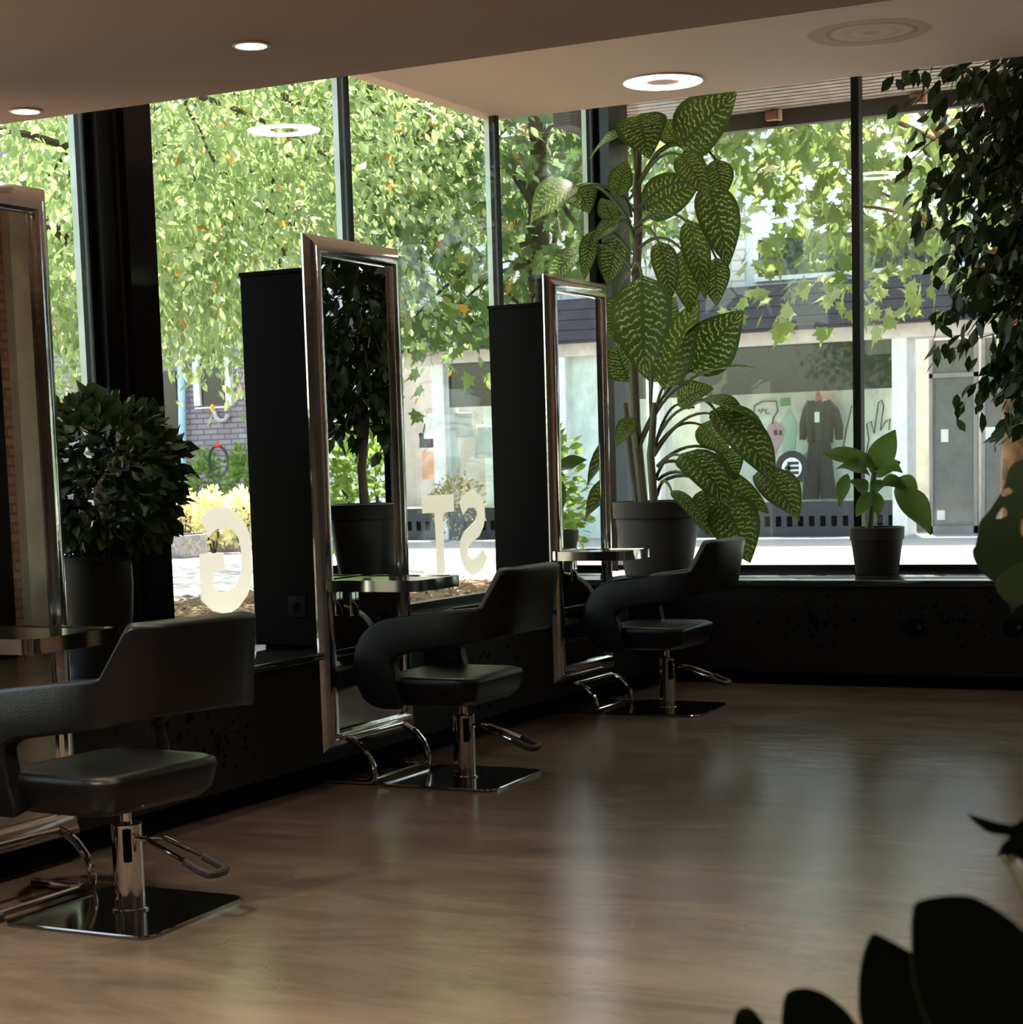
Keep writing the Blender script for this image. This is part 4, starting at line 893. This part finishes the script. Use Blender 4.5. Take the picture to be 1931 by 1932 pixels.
# mannequin and clothes in the shop windows
man = thing('mannequin', 'dressed mannequin in a dark jacket and wide trousers in the shop window', 'mannequin', Fp(1546, 946, FY+.3))
def Mn(px, py, dy=0.): return Fp(px, py, FY+.3+dy)-man.location
M_jk = principled('dark_jacket', (.013, .013, .011), .8); M_tr = principled('grey_trousers', (.028, .026, .034), .8)
def body(rows, depth=.6, n=16):
    R_ = []
    for (cx, py, hw) in rows:
        c = Mn(cx, py); h = hw/137.
        R_.append([(c.x+h*math.cos(2*math.pi*k/n), c.y+h*depth*math.sin(2*math.pi*k/n), c.z) for k in range(n)])
    return MB().loft(R_)
body([(1546,832,17),(1546,800,19),(1546,778,21),(1547,762,19),(1548,754,9)], .6).build('torso', principled('black_top', (.03, .03, .035), .7), man)
body([(1547,758,8),(1546,748,7),(1545,740,5)], .9).build('neck', principled('tan_neck', (.40, .20, .13), .6), man)
mb = MB()
for sgn, pts in ((-1, [(1532,757),(1523,775),(1518,800),(1515,830)]), (1, [(1563,757),(1576,775),(1583,805),(1584,830)])):
    mb.tube([Mn(px, py, -.01) for px, py in pts], [.06, .07, .066, .05], 12)
for cx, s in ((1533, -1), (1563, 1)):
    R_ = []
    for (py, hw) in ((836, 8), (815, 9), (790, 11), (768, 11), (756, 7)):
        c = Mn(cx, py, -.02); h = hw/137.; R_.append([(c.x+h*math.cos(2*math.pi*k/14), c.y+.13*math.sin(2*math.pi*k/14), c.z) for k in range(14)])
    mb.loft(R_)
mb.build('jacket', M_jk, man)
mb = MB()
for rows in ([(1541,832,15),(1538,860,15),(1533,900,16),(1530,944,17)], [(1553,832,15),(1556,860,15),(1560,900,15),(1565,944,16)]):
    R_ = []
    for (cx, py, hw) in rows:
        c = Mn(cx, py); h = hw/137.; R_.append([(c.x+h*math.cos(2*math.pi*k/14), c.y+h*.8*math.sin(2*math.pi*k/14), c.z) for k in range(14)])
    mb.loft(R_)
mb.build('trousers', M_tr, man)
c = Mn(1542, 787, -.16); MB().box((c.x-.035, c.y, c.z-.07), (c.x+.035, c.y+.004, c.z+.07)).build('price_tag', M_white, man)
MB().tube([Mn(1545, 740), Mn(1545, 660)], .006, 6).build('cable', M_chrome, man)
def garment(px0, py0, px1, py1, mat, label, dy):
    a, b = Fp(px0, py1, FY+dy), Fp(px1, py0, FY+dy); w = b.x-a.x; h = b.z-a.z; c = Vector(((a.x+b.x)/2, FY+dy, a.z)); t = thing('hanging_garment', label, 'garment', c)
    R_ = []
    for z, k in ((0, 1.0), (.35, .92), (.75, .95), (.92, 1.0), (1.0, .55)):
        R_.append([(w/2*k*math.cos(2*math.pi*i/20)*(1+.05*math.sin(5*i)), .07*k*math.sin(2*math.pi*i/20)+.02*math.sin(i*2.5), h*z) for i in range(20)])
    MB().loft(R_).build('cloth', mat, t); MB().tube([(0, 0, h), (0, 0, h+.08), (.02, 0, h+.11)], .006, 6).build('hanger', M_chrome, t); return t
garment(796, 845, 846, 905, principled('peach_cloth', (.80, .45, .32), .8), 'peach garment hanging in the left shop window', .3)
garment(896, 800, 928, 865, M_white, 'white garment hanging in the left shop window', .35)
garment(792, 815, 818, 845, M_ink, 'dark garment above the peach one in the left shop window', .5)
a = Fp(800, 828, FY+.2); b = Fp(890, 778, FY+.2); tag(MB().box((a.x, FY+.2, a.z), (b.x, FY+.26, b.z), .01).build('sign_board', M_white), 'blank white board high in the left shop window', 'sign board')

# shrubs, hedges and planters along the street
def bush(name, label, c, R_, n, mat, size, cat='shrub', group=None, tpl=LEAF_OVAL):
    t = thing(name, label, cat, (c[0], c[1], ZG), group); P_ = []; Dd = []
    for k in range(n):
        v = nrg.normal(size=3); v[2] = abs(v[2])*nrg.choice((1, 1, 1, -.6)); v /= np.linalg.norm(v); r = nrg.uniform(.5, 1)
        P_.append(np.array([0, 0, R_[2]])+v*r*np.array(R_)); Dd.append(v+nrg.normal(size=3)*.5)
    leaf_cloud('foliage', tpl, np.array(P_), np.array(Dd), nrg.uniform(*size, n), mat, t)
    mb = MB()
    for k in range(6):
        a = k*1.05; mb.tube(curve3((0.02*math.cos(a), .02*math.sin(a), 0), (.1*math.cos(a), .1*math.sin(a), R_[2]*.7), (R_[0]*.6*math.cos(a), R_[1]*.6*math.sin(a), R_[2]*1.2)), .012, 6)
    mb.build('stem', M_bark, t); return t
M_yh = leaf_mat('yellow_hedge_leaf', (.55, .52, .24), (.80, .74, .42), .35, .5, .3)
M_gs = leaf_mat('green_shrub_leaf', (.10, .20, .04), (.25, .36, .08), .4, .4, .4)
for px, lb in ((345, 'yellow clipped bush across the street beside the dark column'), (400, 'yellow clipped bush across the street behind the letter G'), (455, 'yellow clipped bush across the street beside the middle cabinet')):
    c = Fp(px, 960, 21.3); bush('hedge_bush', lb, (c.x, 21.3), (.20, .3, .44), 520, M_yh, (.07, .12), 'bush', 'yellow bushes across the street')
for px, lb in ((388, 'green bush against the brick wall under the round wreath'), (455, 'green bush against the brick wall beside the middle cabinet')):
    c = Fp(px, 900, 23.6); bush('wall_bush', lb, (c.x, 23.6), (.25, .3, .75), 500, M_gs, (.08, .14), 'bush')
for x, y, lb in ((-1.9, 12.9, 'green shrub outside the front windows, seen in the farthest mirror'), (-.6, 13.0, 'green shrub outside the front windows, seen in the middle mirror'), (.8, 13.2, 'green shrub outside the front windows near the right pier')):
    bush('street_shrub', lb, (x, y), (.54, .5, .78), 1300, M_gs, (.07, .12))
c = Fp(862, 930, FY-.55); bush('window_bush', 'dry looking bush in front of the left shop window', (c.x, FY-.55), (.45, .3, .5), 380, leaf_mat('dry_bush_leaf', (.25, .20, .08), (.45, .40, .16), .3, .6, .2), (.06, .1), 'bush')
for px, py, lb in ((336, 1052, 'grey planter box across the street beside the dark column'), (430, 1040, 'brown planter box across the street inside the letter G')):
    p = at_z(px, py, ZG); t = thing('planter_box', lb, 'planter', (p.x, p.y, ZG+.0005))
    MB().box((-.32, -.22, 0), (.32, .22, .30), .01).build('box', principled('planter_stone', (.30, .26, .25), .9, noise=(20, .4)), t); MB().box((-.28, -.18, .301), (.28, .18, .315)).build('soil', M_soil, t)
wr = Fp(412, 870, 23.0); t = thing('wreath', 'dark round wreath with a red bow by the brick wall', 'wreath', (wr.x, 23.0, ZG))
hz = wr.z-ZG; MB().tube([(.17*math.cos(2*math.pi*k/24), 0, hz+.22*math.sin(2*math.pi*k/24)) for k in range(24)], .022, 8, closed=True).build('ring', M_rubber, t)
MB().tube([(0, 0, 0), (0, 0, hz-.22)], .015, 8).build('stake', M_rubber, t)
MB().lathe([(.001, -.03), (.05, -.01), (.06, .01), (.001, .05)], (.02, -.03, hz+.22), 12).build('bow', principled('red_ribbon', (.55, .03, .03), .6), t)
